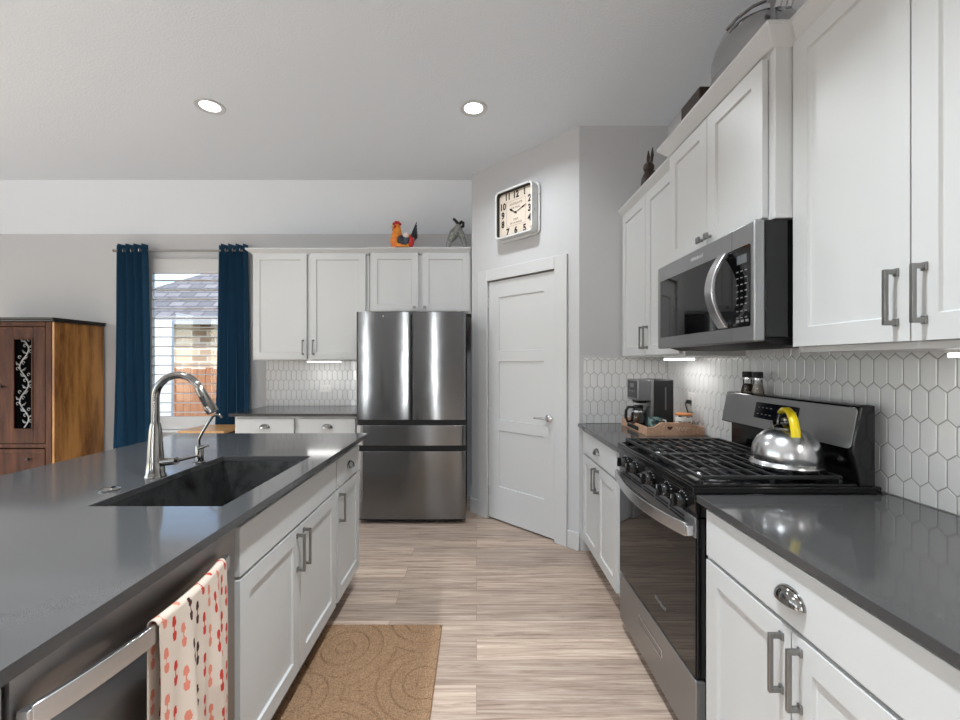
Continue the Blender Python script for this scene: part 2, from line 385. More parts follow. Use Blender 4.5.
h.lathe([(.026, .006), (.03, .002), (.03, -.008), (.022, -.014), (.012, -.02), (.012, -.045)], (hx, 0, hz), 20, 'y')
h.tube([(hx+.005, -.043, hz), (hx-.04, -.045, hz), (hx-.115, -.04, hz-.002)], [.011, .009, .007])
tag(h.build('door_handle', 'bright', d), 'satin nickel lever handle')

# backsplash tiles: elongated hexagons, mesh built as clipped prisms
def clip(poly, a, b, c):       # keep a*u+b*v<=c
    out = []
    for i in range(len(poly)):
        p, q = poly[i], poly[(i+1) % len(poly)]
        dp, dq = a*p[0]+b*p[1]-c, a*q[0]+b*q[1]-c
        if dp <= 0: out.append(p)
        if dp*dq < 0: s_ = dp/(dp-dq); out.append((p[0]+(q[0]-p[0])*s_, p[1]+(q[1]-p[1])*s_))
    return out
def tiles(name, u0, u1, v0, v1, fn, parent, ou=0, holes=()):
    W, S_, T, G = .0515, .078, .0205, .0016
    b = MB(); pitch = S_+T; rows = int((v1-v0)/pitch)+3
    rnd = random.Random(3)
    for r in range(-1, rows):
        vc = v0+.012+r*pitch; sh = W/2 if r % 2 else 0
        for k in range(int((u1-u0)/W)+3):
            uc = u0+ou+(k-1)*W+sh; g = G
            def hexa(g): return [(uc-W/2+g, vc-S_/2+g*.4), (uc, vc-S_/2-T+g*1.2), (uc+W/2-g, vc-S_/2+g*.4), (uc+W/2-g, vc+S_/2-g*.4), (uc, vc+S_/2+T-g*1.2), (uc-W/2+g, vc+S_/2-g*.4)]
            ang = [rnd.uniform(-.012, .012), rnd.uniform(-.012, .012)]
            P = []
            for gg in (G, G+.0022):
                q = hexa(gg); e = gg*.5
                for cl in ((-1, 0, -(u0+e)), (1, 0, u1-e), (0, -1, -(v0+e)), (0, 1, v1-e)):
                    if q: q = clip(q, *cl)
                P.append(q)
            if len(P[0]) < 3 or len(P[0]) != len(P[1]): continue
            n = len(P[0]); up = lambda p, h: fn(p[0], p[1], h+(p[0]-uc)*ang[0]+(p[1]-vc)*ang[1])
            vs = [fn(*p, .0) for p in P[0]]+[up(p, .0045) for p in P[0]]+[up(p, .006) for p in P[1]]
            fs = [(i, (i+1) % n, n+(i+1) % n, n+i) for i in range(n)]+[(n+i, n+(i+1) % n, 2*n+(i+1) % n, 2*n+i) for i in range(n)]+[list(range(2*n, 3*n))]
            b.add(vs, fs, 0)
    e = .0035
    c8 = [fn(u, v, h) for h in (-.001, e) for u, v in ((u0, v0), (u1, v0), (u1, v1), (u0, v1))]
    b.add(c8, [(0, 3, 2, 1), (4, 5, 6, 7), (0, 1, 5, 4), (1, 2, 6, 5), (2, 3, 7, 6), (3, 0, 4, 7)], 1)
    o = b.build(name, ['tile', 'grout'], parent, smooth=False)
    return tag(o, 'glossy off-white picket tile backsplash')
tiles('backsplash', -.55, 3.084, .915, 1.42, lambda u, v, h: (XW-h, u, v), wall_right)
tiles('backsplash', .765, XW-.007, .915, 1.385, lambda u, v, h: (u, 3.085-h, v), wall_pantry)
tiles('backsplash', -2.12, -1.0, .915, 1.375, lambda u, v, h: (u, YB-h, v), wall_back)

# window with plantation shutters
wd = thing('window_1', None, None); struct(wd)
b = MB()
for q in ((WX0, WX0+.05, WZ0, WZ1), (WX1-.05, WX1, WZ0, WZ1), (WX0+.05, WX1-.05, WZ0, WZ0+.05), (WX0+.05, WX1-.05, WZ1-.05, WZ1)): b.box(q[0], q[1], YB+.06, YB+.098, q[2], q[3])
b.build('window_frame', 'trim', wd, .003)
MB().box(WX0+.05, WX1-.05, YB+.076, YB+.081, WZ0+.05, WZ1-.05).build('window_pane', 'pane', wd, smooth=False)
b = MB()
sx0, sx1, sz0, sz1 = -3.30, WX1+.02, WZ0-.06, WZ1+.06
for q in ((sx0-.09, sx0+.055, sz0, sz1), (sx1-.055, sx1, sz0, sz1), (sx0+.055, sx1-.055, sz0, sz0+.13), (sx0+.055, sx1-.055, sz1-.15, sz1)): b.box(q[0], q[1], YB-.03, YB+.004, q[2], q[3])
b.build('shutter_frame', 'trim', wd, .004)
b = MB(); z = sz0+.17
while z < sz1-.17:
    b.prism([(YB-.045, z+.004), (YB-.01, z+.006), (YB+.03, z+.002), (YB+.032, z-.002), (YB-.008, z-.005), (YB-.046, z-.001)], FX, sx0+.057, sx1-.057); z += .0945
b.build('shutter_louvers', 'trim', wd, smooth=False)
MB().box(WX0-.04, WX1+.04, YB-.05, YB+.0, sz0-.03, sz0-.002).build('window_sill', 'trim', wd, .004)

# ------------------------------------------------------------------ outdoors behind the window
struct(MB().box(-16, 6, 4.45, 30, -.6, -.5).build('ground', 'grass', smooth=False))
nh = thing('neighbor_house', 'tan brick house with grey shingle roof outside the window', 'house', (0, 0, -.5))
MB().box(-10.6, -2, 11.6, 17, 0, 3.0).build('wall', 'brick', nh, smooth=False)
b = MB(); b.prism([(11.2, 3.04), (14.3, 5.3), (17.4, 3.04)], FX, -10.0, -1.6)
rv = b.v
b.build('roof', 'shingle', nh, smooth=False)
# lower the left end so that the roof is hipped
for v in bpy.data.objects['roof'].data.vertices:
    if v.co.z > 5 and v.co.x < -9: v.co.x = -7.4
    elif v.co.x < -9: v.co.x = -11.0
MB().box(-11.05, -1.6, 11.12, 11.25, 2.84, 3.06).build('fascia', 'gutter', nh, smooth=False)
fn = thing('wooden_fence', 'brown wooden board fence outside the window', 'fence', (0, 8.2, -.5))
b = MB(); x = -9.0; rnd = random.Random(5)
while x < -2: b.box(x, x+.135, 0, .02, .02, 1.74+rnd.uniform(-.02, .02)); x += .142
b.build('boards', 'fence', fn, smooth=False)
MB().box(-9, -2, .02, .06, .35, .44).box(-9, -2, .02, .06, 1.4, 1.49).build('rail', 'fence', fn)
tag(MB().box(-5.3, -4.68, 6.6, 6.66, -.5, 2.0).build('porch_column', 'siding', None, .01), 'white wall end outside the window, left of the brick house', 'column')

# ------------------------------------------------------------------ cabinet builders (local frame: x along the front, front face frame at y=0, +y towards the wall)
def shaker(W, Hh, x, z, name, parent, st=.06, th=.02, y=-.021):
    o = panel_slab(W, Hh, [(st, W-st, st, Hh-st)], th, .009, (x, y, z), .003).build(name, 'cab', parent, smooth=False)
    bv = o.modifiers.new('bevel', 'BEVEL'); bv.width = .0015; bv.segments = 1; bv.limit_method = 'ANGLE'; bv.angle_limit = math.radians(60)
    return o
def slab(W, Hh, x, z, name, parent, th=.02, y=-.021): return MB().box(x, x+W, y, y+th, z, z+Hh).build(name, 'cab', parent, .002)
def bar_pull(x, z0, z1, parent, y=-.021):
    b = MB(); w_ = .0048
    b.box(x-w_, x+w_, y-.034, y-.024, z0, z1)
    for z, e in ((z0, 1), (z1, -1)):
        b.frustum((x-w_, x+w_, y-.026, y-.0005), (x-w_, x+w_, y-.026, y-.0005), min(z, z+e*.012), max(z, z+e*.012))
        b.box(x-w_-.002, x+w_+.002, y-.006, y-.0005, min(z-e*.003, z+e*.017), max(z-e*.003, z+e*.017))
    return tag(b.build('handle', 'nickel', parent, .0015), 'satin nickel bar pull')
def cup_pull(x, z, parent, y=-.021):
    b = MB(); n, m_ = 16, 8; R = (.047, .027, .036); vs = []; fs = []
    for s_ in (1, .9):
        for i in range(m_+1):
            for k in range(n+1):
                ph = PI/2*i/m_; th = PI*k/n
                vs.append((x-R[0]*s_*math.cos(th)*math.cos(ph*.97), y-.0005-R[1]*s_*math.sin(th)*math.cos(ph), z-.016+R[2]*s_*math.sin(ph)))
    o2 = (m_+1)*(n+1)
    for o_ in (0, o2):
        for i in range(m_):
            for k in range(n): a = o_+i*(n+1)+k; fs.append((a, a+1, a+n+2, a+n+1))
    for k in range(n): fs.append((k, k+1, o2+k+1, o2+k))
    b.add(vs, fs)
    return tag(b.build('cup_pull', 'chrome', parent), 'polished nickel cup pull')
def square_knob(x, z, parent, y=-.021):
    b = MB().lathe([(.006, y-.0005), (.006, y-.018)], (x, 0, z), 10, 'y'); b.box(x-.013, x+.013, y-.028, y-.017, z-.013, z+.013)
    return tag(b.build('knob', 'nickel', parent, .002), 'square satin nickel knob')
def carcass(parent, W, D, z0, z1, opentop=False, kick=True):
    b = MB(); t_ = .018
    b.box(0, t_, .0, D, z0, z1); b.box(W-t_, W, 0, D, z0, z1); b.box(t_, W-t_, 0, D, z0, z0+t_); b.box(t_, W-t_, D-t_, D, z0+t_, z1)
    if not opentop: b.box(t_, W-t_, 0, D-t_, z1-t_, z1)
    b.box(t_, W-t_, .002, .02, z0+t_, z1-(0 if opentop else t_))       # face frame
    o = b.build('body', 'cab', parent, .001)
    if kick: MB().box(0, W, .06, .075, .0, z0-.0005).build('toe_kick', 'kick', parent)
    return o
def crown(parent, W, D, z0, z1, e0, e1, out=.05):
    b = MB(); b.frustum((0, W, -.012, D), (-e0, W+e1, -out, D), z0, z1-.014); b.box(-e0, W+e1, -out, D, z1-.014, z1)
    return b.build('crown_molding', 'cab', parent, .003)
R90 = -PI/2
# --- right run: base cabinets
def base_right(label, far, W, dr, split, door_lo=.125):
    t = thing('base_cabinet', label, 'cabinet', (.762, far, 0), R90)
    carcass(t, W, .605, .10, .889)
    x0, x1 = dr
    dw = slab(x1-x0, .147, x0, .73, 'drawer', t); cup_pull((x0+x1)/2, .803, dw)
    for a, c_, hx in ((x0, split-.002, split-.03), (split+.002, x1, split+.03)):
        dd = shaker(c_-a, .717-door_lo, a, door_lo, 'door', t); bar_pull(hx, .552, .695, dd)
    return t
base_right('white base cabinet between the pantry corner and the stove', 3.081, .897, (.085, .801), .443)
base_right('white base cabinet in the right foreground with cup-pull drawer over two doors', 1.415, .86, (.028, .778), .403)
# --- right run: wall cabinets
def upper(label, loc, rz, W, D, z0, z1, doors, dz, pulls, cr, knob=False):
    t = thing('wall_cabinet', label, 'cabinet', loc, rz)
    carcass(t, W, D, z0, z1, kick=False)
    for (a, c_), p in zip(doors, pulls):
        dd = shaker(c_-a, dz[1]-dz[0], a, dz[0], 'door', t)
        if knob: square_knob(p, dz[0]+.032, dd)
        else: bar_pull(p, dz[0]+.04, dz[0]+.178, dd)
    crown(t, W, D, *cr)
    return t
upper('tall white wall cabinet beside the pantry wall, above the coffee maker', (1.061, 3.083, 0), R90, .896, .308, 1.383, 2.40, [(.02, .438), (.442, .875)], (1.395, 2.385), (.412, .468), (2.38, 2.434, 0, 0))
upper('short white wall cabinet directly above the microwave', (.986, 2.184, 0), R90, .766, .383, 1.828, 2.405, [(.035, .381), (.385, .732)], (1.838, 2.375), (.352, .414), (2.39, 2.455, .05, .035), True)
upper('large white wall cabinet in the right foreground, nearest the camera', (1.061, 1.416, 0), R90, .86, .308, 1.383, 2.42, [(.003, .384), (.388, .76)], (1.402, 2.40), (.352, .42), (2.40, 2.46, 0, 0))
# --- back run
upper('tall white two-door wall cabinet beside the right curtain, above the outlet', (-2.085, 4.011, 0), 0, 1.087, .314, 1.37, 2.375, [(.012, .508), (.538, 1.055)], (1.382, 2.364), (.478, .572), (2.352, 2.408, .05, 0))
upper('short white two-door wall cabinet above the refrigerator', (-.992, 4.005, 0), 0, .938, .32, 1.805, 2.378, [(.012, .452), (.49, .925)], (1.828, 2.368), (.418, .516), (2.356, 2.414, 0.012, 0), True)
t = thing('base_cabinet', 'white two-drawer base cabinet left of the refrigerator', 'cabinet', (-2.075, 3.695, 0), 0)
carcass(t, 1.055, .62, .10, .889)
for a, c_ in ((.015, .515), (.558, 1.04)):
    dw = slab(c_-a, .135, a, .735, 'drawer', t); cup_pull((a+c_)/2, .805, dw)
    dd = shaker(c_-a, .592, a, .125, 'door', t); bar_pull(c_-.03 if a < .1 else a+.03, .525, .672, dd)
# --- countertops
def top(name, label, x0, x1, y0, y1):
    o = MB().box(x0, x1, y0, y1, .89, .914).build(name, 'quartz', None, .002, smooth=False); return tag(o, label, 'countertop')
top('countertop', 'grey quartz countertop in the right foreground, near side of the stove', .724, 1.366, .55, 1.416)
top('countertop', 'short grey quartz countertop under the coffee maker tray', .724, 1.366, 2.186, 3.076)
top('countertop', 'grey quartz countertop under the outlet by the refrigerator', -2.11, -1.012, 3.658, 4.322)
# --- island
IX = -.731     # face frame plane of the island (faces +x)
SX0, SX1, SY0, SY1 = -1.182, -.772, 1.306, 2.005
b = MB(); xs = [-1.83, SX0, SX1, -.673]; yy = [.52, SY0, SY1, 2.652]
for z in (.89, .914):
    for i in range(3):
        for j in range(3):
            if i == 1 and j == 1: continue
            b.add([(xs[i], yy[j], z), (xs[i+1], yy[j], z), (xs[i+1], yy[j+1], z), (xs[i], yy[j+1], z)], [(0, 1, 2, 3)])
def ring(x0, x1, y0, y1):
    b.add([(x0, y0, .89), (x1, y0, .89), (x1, y1, .89), (x0, y1, .89), (x0, y0, .914), (x1, y0, .914), (x1, y1, .914), (x0, y1, .914)], [(0, 1, 5, 4), (1, 2, 6, 5), (2, 3, 7, 6), (3, 0, 4, 7)])
ring(xs[0], xs[3], yy[0], yy[3]); ring(SX0, SX1, SY0, SY1)
me = b.build('island_countertop', 'quartz', None, .002, smooth=False)
bm = bmesh.new(); bm.from_mesh(me.data); bmesh.ops.remove_doubles(bm, verts=bm.verts, dist=1e-5); bmesh.ops.recalc_face_normals(bm, faces=bm.faces); bm.to_mesh(me.data); bm.free()
tag(me, 'large grey quartz island countertop with the sink cut-out', 'countertop')
t = thing('kitchen_island', 'white panelled back and end of the island under its countertop', 'island', (0, 0, 0))
MB().box(-1.40, -1.365, .56, 2.63, 0, .889).build('back_panel', 'cab', t, .002)
MB().box(-1.364, -.712, .56, .645, 0, .889).build('end_panel', 'cab', t, .002)
def isl(label, near, W):
    t = thing('base_cabinet', label, 'cabinet', (IX, near, 0), PI/2); carcass(t, W, .63, .10, .889, opentop=True); return t
t = isl('white sink base cabinet in the island, beside the dishwasher', 1.262, .912)
tag(slab(.882, .15, .029, .705, 'false_drawer_front', t), None)
for a, c_, hx in ((.029, .466, .438), (.47, .911-.0, .50)):
    dd = shaker(c_-a, .577, a, .118, 'door', t); bar_pull(hx, .525, .672, dd)
t = isl('narrow white base cabinet at the far end of the island', 2.176, .45)
dw = slab(.405, .15, .022, .705, 'drawer', t); cup_pull(.225, .785, dw)
dd = shaker(.405, .577, .022, .118, 'door', t); bar_pull(.052, .525, .672, dd)
# sink
b = MB(); zt, zb = .8895, .67; g = .006
o_ = [(SX0-g, SY0-g), (SX1+g, SY0-g), (SX1+g, SY1+g), (SX0-g, SY1+g)]; i_ = [(SX0+.0, SY0+.0), (SX1-.0, SY0+.0), (SX1-.0, SY1-.0), (SX0+.0, SY1-.0)]
k_ = [(SX0+.014, SY0+.014), (SX1-.014, SY0+.014), (SX1-.014, SY1-.014), (SX0+.014, SY1-.014)]
vs = [(*p, zt) for p in o_]+[(*p, zt) for p in i_]+[(*p, zb) for p in k_]+[(*p, zb-.006) for p in o_]
fs = []
for k in range(4):
    q = (k+1) % 4
    fs += [(k, q, 4+q, 4+k), (4+k, 4+q, 8+q, 8+k), (k, q, 12+q, 12+k)]
fs += [(8, 9, 10, 11), (12, 13, 14, 15)]
b.add(vs, fs)
sk = thing('sink', 'dark grey undermount sink in the island countertop', 'sink')
M['sinkm'] = mat('dark_sink_steel', (88, 88, 88), .4, .7, mix=((66, 66, 66), 14, (1, 1, 1), .45, .62))
b.build('basin', 'sinkm', sk, smooth=False)
MB().lathe([(.055, .6705), (.055, .674), (.042, .674), (.036, .671), (.012, .671), (.012, .678)], (-.97, 1.66, 0), 24).build('drain', 'chrome', sk)

# dishwasher (faces +x)
dwr = thing('dishwasher', 'stainless dishwasher in the island with a bowed handle', 'dishwasher', (-.706, .65, 0), PI/2)
b = MB(); nx, nz = 40, 40; W, Z0, Z1 = .605, .105, .868; vs = []; fs = []
for j in range(nz+1):
    for i in range(nx+1):
        x = W*i/nx; z = Z0+(Z1-Z0)*j/nz; u = (x-W/2)/(W/2-.012); q = max(0, 1-u*u)
        c0 = .80-.055*q; v_ = (z-c0)/(.055); dpt = .026*math.sqrt(q)*max(0, 1-v_*v_)
        vs.append((x, dpt, z))
for j in range(nz):
    for i in range(nx): a = j*(nx+1)+i; fs.append((a, a+1, a+nx+2, a+nx+1))
b.add(vs, fs); b.add([(0, 0, Z0), (W, 0, Z0), (W, 0, Z1), (0, 0, Z1), (0, .04, Z0), (W, .04, Z0), (W, .04, Z1), (0, .04, Z1)], [(4, 7, 6, 5), (0, 4, 5, 1), (1, 5, 6, 2), (2, 6, 7, 3), (3, 7, 4, 0)])
b.build('door', 'dsteel', dwr)
MB().box(0, W, .0405, .60, .09, .87).build('body', 'dgrey', dwr, .002)
MB().box(0, W, .07, .085, 0, .0895).build('toe_kick', 'blackm', dwr)
def bow(x, y0=-.016, amp=.038):
    u = (x-.2775)/.2625; return y0-amp*max(0, 1-u*u)
pts = [(.015+.525*i/30, bow(.015+.525*i/30), .80) for i in range(31)]
b = MB().bar(pts, (0, 0, 1), .011, .04); b.box(.008, .026, -.02, .0, .785, .815); b.box(.529, .546, -.02, 0, .785, .815)
tag(b.build('handle', 'bright', dwr, .002), 'bowed brushed steel handle')

# dish towel over the dishwasher handle; print shapes are faces of the cloth
def towel():
    NU, NV = 210, 430; u0, u1 = .222, .497
    prof = []   # (offset outward, z) path from back hem up over the bar to front hem
    back, front = .40, .46
    path = [(-1, k) for k in range(1)]
    L0, L1 = back, front; r = .0105
    tot = L0+PI*r+L1
    def P(s_):
        if s_ < L0: return (r*1.0, .818-L0+s_, 0)
        if s_ < L0+PI*r: a = (s_-L0)/r; return (r*math.cos(a), .818+r*math.sin(a), 0)
        return (-r, .818-(s_-L0-PI*r), 1)
    vs = []; fs = []; mi = []
    for j in range(NV+1):
        s_ = tot*j/NV; oy, z, fr = P(s_)
        for i in range(NU+1):
            u = i/NU; x = u0+(u1-u0)*u
            drop = max(0, .818-z)
            k = min(1, drop/.25)
            if fr:
                fold = .010*k*math.sin(u*15+.5)+.006*k*math.sin(u*29+2+drop*3)-.012*k
                x2 = x-.012*k*(u-.2)+.004*math.sin(drop*20)*k
                z2 = z+ (.012*math.sin(u*9+1)*k if j == NV else 0)
            else:
                fold = max(-.001, .004*k*math.sin(u*12)); x2 = x-.004; z2 = z
            yy_ = bow(x2)+oy+fold
            if not fr: yy_ = min(yy_, -.004)
            vs.append((x2, yy_, z2))
    cols = [.05, .14, .23, .33, .43, .52, .61, .70, .79, .88, .96]
    cm = [2, 1, 2, 3, 3, 1, 2, 1, 2, 1, 1]
    def shape(du, dv):   # twin goblets, mirrored about dv=0, metres
        a = abs(dv)
        if a < .0035: return abs(du) < .0012
        if a < .007: return abs(du) < .0022
        if a < .026:
            t_ = (a-.007)/.019; return abs(du) < .0056*math.sqrt(max(0, 1-(t_*1.2-.35)**2)) if t_ < .92 else abs(du) < .003
        return False
    for j in range(NV):
        s_ = tot*(j+.5)/NV
        for i in range(NU):
            a = j*(NU+1)+i; fs.append((a, a+1, a+NU+2, a+NU+1))
            u = (i+.5)/NU; m_ = 0
            for q, (cu, cc) in enumerate(zip(cols, cm)):
                du = (u-cu)*(u1-u0)
                if abs(du) < .008:
                    per = .094; off = (.0, .052, .024, .066, .04)[q % 5]
                    dv = ((s_+off) % per)-per/2
                    if shape(du, dv): m_ = cc
            mi.append(m_)
    o = MB(); o.v = vs; o.f = fs; o.mi = mi
    ob = o.build('dish_towel', ['towel', 'red', 'salmon', 'brownp'], None, loc=(-.706, .65, 0), rot=(0, 0, PI/2))
    sd = ob.modifiers.new('solid', 'SOLIDIFY'); sd.thickness = .0018; sd.offset = 0
    tag(ob, 'cream dish towel with red and brown goblet print hanging on the dishwasher handle', 'towel')
towel()

# faucets and button on the island
t = thing('kitchen_faucet', 'tall chrome pull-down faucet with a high arched spout behind the sink', 'faucet', (-1.226, 1.642, .914))
MB().lathe([(.036, .0005), (.036, .006), (.032, .012), (.0285, .06), (.021, .18), (.0165, .205)], n=28).build('base', 'chrome', t)
pts = [(0, 0, .20), (0, 0, .285)]+[(.088-.088*math.cos(a), 0, .30+.088*math.sin(a)) for a in [PI*.86*i/18 for i in range(19)]]
MB().tube(pts, .0135, 16).build('spout', 'chrome', t)
e = Vector(pts[-1]); dr_ = (Vector(pts[-1])-Vector(pts[-2])).normalized()
q = [e+dr_*s_ for s_ in (-.004, .01, .05, .085, .105)]
sp = MB().tube(q, [.0135, .016, .0175, .0215, .02], 18).build('spray_head', 'chrome', t)
q = [e+dr_*s_+Vector((-.0, -.017, 0)) for s_ in (.035, .075)]
tag(MB().tube(q, [.008, .008], 10).build('spray_button', 'blackm', sp), 'black spray button')
lv = MB().tube([(.02, 0, .055), (.085, -.006, .062)], [.015, .0145], 16); lv.tube([(.085, -.006, .062), (.175, -.012, .084)], [.006, .005], 10)
lv.build('lever', 'chrome', t)
t = thing('water_faucet', 'small chrome filtered-water tap beside the tall faucet', 'faucet', (-1.205, 1.87, .914))
MB().lathe([(.024, .0005), (.024, .005), (.0165, .008), (.0165, .07), (.013, .078)], n=22).build('body', 'chrome', t)
pts = [(0, 0, .07), (-.002, 0, .10), (.012, 0, .13), (.036, 0, .170), (.056, 0, .198), (.07, 0, .208), (.088, 0, .206), (.098, 0, .195)]
MB().tube(pts, .0055, 10).build('spout', 'chrome', t)
MB().tube([(.0, -.01, .062), (.05, -.02, .078)], [.006, .004], 10).build('lever', 'chrome', t)
tag(MB().lathe([(.030, .0005), (.030, .004), (.02, .007), (.018, .006), (.016, .009), (.004, .010)], n=28).build('disposal_button', 'chrome', None, loc=(-1.253, 1.47, .914)),
    'round chrome disposal button on the island beside the faucet', 'button')

# ------------------------------------------------------------------ range (local: x 0 far .. .76 near, faces -x of the room)
rg = thing('range', 'black and stainless gas range between the right-hand countertops', 'stove', (.727, 2.181, 0), R90)
RW = .76
MB().box(0.001, RW-.001, .035, .605, .045, .905).build('body', 'black', rg, .003)
MB().box(.01, RW-.01, .07, .09, .02, .044).build('kick_plate', 'blackm', rg)
for x, y in ((.03, .06), (RW-.03, .06), (.03, .56), (RW-.03, .56)): MB().lathe([(.018, .0), (.018, .012), (.01, .014), (.01, .044)], (x, y, 0), 14).build('foot', 'blackm', rg)
wd_ = MB().prism(rrect(.004, RW-.004, .062, .292, .012), FY, .0, .034).build('drawer', 'dsteel', rg, .003)
b = MB(); pp = rrect(.25, .50, .185, .222, .006); qq = rrect(.255, .495, .19, .217, .005); n_ = len(pp)
b.add([(u, -.002, v) for u, v in pp]+[(u, -.002, v) for u, v in qq]+[(u, .0, v) for u, v in pp], [(i, (i+1) % n_, n_+(i+1) % n_, n_+i) for i in range(n_)]+[(i, (i+1) % n_, 2*n_+(i+1) % n_, 2*n_+i) for i in range(n_)])
tag(b.build('drawer_grip', 'bright', wd_), 'bright outline of the recessed grip')
dr = MB().box(.004, RW-.004, .004, .034, .300, .832).build('oven_door', 'black', rg, .003)
MB().box(.006, RW-.006, -.001, .0035, .302, .765).build('glass', 'glassb', dr, .0015)
b = MB().box(.004, RW-.004, -.003, .0035, .766, .833)
tag(b.build('top_trim', 'dsteel', dr, .002), 'steel strip across the top of the oven door')
for k in range(5):
    x0 = .06+k*.128
    MB().box(x0, x0+.112, -.0045, -.0032, .813, .819).box(x0, x0+.112, -.0045, -.0032, .80, .806).build('vent_slot', 'blackm', dr)
pts = [(.02+(RW-.04)*i/30, -.022-.036*(1-((i-15)/15)**2), .79-.012*(1-((i-15)/15)**2)) for i in range(31)]
b = MB().bar(pts, (0, 0, 1), .014, .046); b.box(.008, .034, -.028, -.0035, .772, .806); b.box(RW-.034, RW-.008, -.028, -.0035, .772, .806)
tag(b.build('oven_handle', 'bright', dr, .003), 'bowed brushed steel oven handle')
text('Whirlpool', .024, 'markd', dr, (.48, -.0012, .40), (PI/2, 0, 0), 'maker_mark', shear=.25)
# control panel and knobs
MB().prism([(.0, .836), (.035, .836), (.035, .905), (-.006, .905)], lambda u, v, h: (h, u, v), .002, RW-.002).build('control_panel', 'black', rg, .002)
for x in (.10, .22, .40, .555, .675):
    kb = MB().lathe([(.026, -.003), (.026, -.012), (.022, -.03), (.019, -.033)], (x, 0, .869), 24, 'y')
    kb.box(x-.006, x+.006, -.046, -.03, .848, .890)
    ko = kb.build('knob', 'black', rg, .002)
    MB().box(x-.0012, x+.0012, -.0466, -.0458, .875, .888).build('pointer', 'mark', ko)
    b = MB()
    for a in range(7): t_ = PI*.15+PI*.7*a/6; b.box(x+.034*math.cos(t_)-.0012, x+.034*math.cos(t_)+.0012, -.0062, -.0030, .866+.034*math.sin(t_)-.0012, .866+.034*math.sin(t_)+.0012)
    b.build('dial_marks', 'mark', rg)
# cooktop
b = MB().box(-.002, RW+.002, -.012, .612, .916, .938); b.box(.002, RW-.002, -.008, .60, .9055, .916)
for q in ((-.002, RW+.002, -.012, .008), (-.002, .014, .008, .53), (RW-.014, RW+.002, .008, .53)): b.box(q[0], q[1], q[2], q[3], .938, .948)
b.build('cooktop', 'black', rg, .003)
BURN = [(.15, .14, .042), (.15, .40, .034), (.38, .27, .038), (.61, .14, .046), (.61, .40, .034)]
for x, y, r in BURN:
    bo = MB().lathe([(r+.014, .9385), (r+.012, .944), (r, .946), (r, .951)], (x, y, 0), 24).build('burner', 'bright', rg)
    MB().lathe([(r-.004, .9512), (r, .953), (r, .957), (r-.006, .960)], (x, y, 0), 24).build('burner_cap', 'iron', bo)
def grate(x0, x1):
    b = MB(); y0, y1, z0, z1 = .022, .50, .957, .970; w_ = .012
    for y in (y0, y1-w_): b.box(x0, x1, y, y+w_, z0, z1)
    for x in (x0, x1-w_): b.box(x, x+w_, y0+w_, y1-w_, z0, z1)
    n = 9
    for k in range(1, n):
        y = y0+(y1-y0)*k/n; b.box(x0+w_, x1-w_, y-.0045, y+.0045, z0+.001, z1-.001)
    for x in ((x0*2+x1)/3, (x0+2*x1)/3): b.box(x-.0045, x+.0045, y0+w_, y1-w_, z0-.004, z0+.006)
    for x in (x0, x1-w_):
        for y in (y0, y1-w_, (y0+y1)/2): b.box(x, x+w_, y, y+w_, .9382, z0)
    return b.build('grate', 'iron', rg, .003)
grate(.018, .378); grate(.382, .742)
# backguard
b = MB().prism([(.515, 1.058), (.543, 1.202), (.555, 1.207), (.592, 1.207), (.592, .939), (.565, .939), (.565, 1.05)], lambda u, v, h: (h, u, v), .0, RW)
b.prism([(.515, 1.058), (.543, 1.202), (.555, 1.207), (.591, 1.207), (.591, .939), (.54, .939), (.528, 1.0)], lambda u, v, h: (h, u, v), RW-.022, RW+.001)
bgd = b.build('backguard', 'black', rg, .004)
def bgp(x, s_, off): # point on the tilted front face: s 0..1 bottom..top
    nx_, nz_ = (1.202-1.058), -(.543-.515); L_ = math.hypot(nx_, nz_)
    return (x, .515+.028*s_-off*nx_/L_, 1.058+.144*s_-off*nz_/L_)
def bgpanel(poly, o0, o1, name, m): 
    return MB().prism(poly, lambda u, v, h: bgp(u, v, h), o0, o1).build(name, m, bgd, .001, smooth=False)
def rr2(x0, x1, s0, s1, r=.012):
    return [(u, s0+(v-0)/.147*1.0) for u, v in rrect(x0, x1, 0, (s1-s0)*.147, r)]
bgpanel(rr2(.006, RW-.006, .03, .97, .014), -.001, .003, 'front_panel', 'dsteel')
bgpanel(rr2(.245, .505, .32, .80, .003), .0031, .0042, 'display', 'screen')
for k in range(4):
    for j in range(2):
        for u in (.27+k*.026, .41+k*.026):
            p = bgp(u, .45+.2*j, .0046); MB().box(p[0]-.006, p[0]+.006, p[1]-.0003, p[1]+.0003, p[2]-.002, p[2]+.002).build('display_mark', 'markd', bgd)

# kettle
kt = thing('kettle', 'shiny stainless kettle with a yellow arched handle on the stove', 'kettle', (1.125, 1.562, .9705))
kt.scale = (1.02, 1.02, .98)
MB().lathe([(.096, 0), (.108, .004), (.113, .014), (.108, .024), (.103, .028), (.106, .036), (.106, .055), (.101, .082), (.088, .110), (.066, .132), (.042, .143)], n=40).build('body', 'bright', kt)
MB().lathe([(.041, .1432), (.041, .148), (.034, .154), (.014, .159), (.008, .163), (.008, .168), (.015, .172), (.015, .18), (.006, .184)], n=24).build('lid', 'chrome', kt)
vd = Vector((-.585, -.81)); rt = Vector((.81, -.585))
hd = (vd*.93+rt*.36).normalized()
def hp(s_, z): return (hd.x*s_, hd.y*s_, z)
MB().tube([hp(-.060, .10), hp(-.088, .130), hp(-.104, .150)], [.022, .016, .013], 14).build('spout', 'chrome', kt)
pts = [hp(-.064, .118), hp(-.068, .15), hp(-.060, .180), hp(-.043, .201)]
MB().tube(pts, [.008, .008, .008, .009], 10).build('handle_bracket', 'chrome', kt)
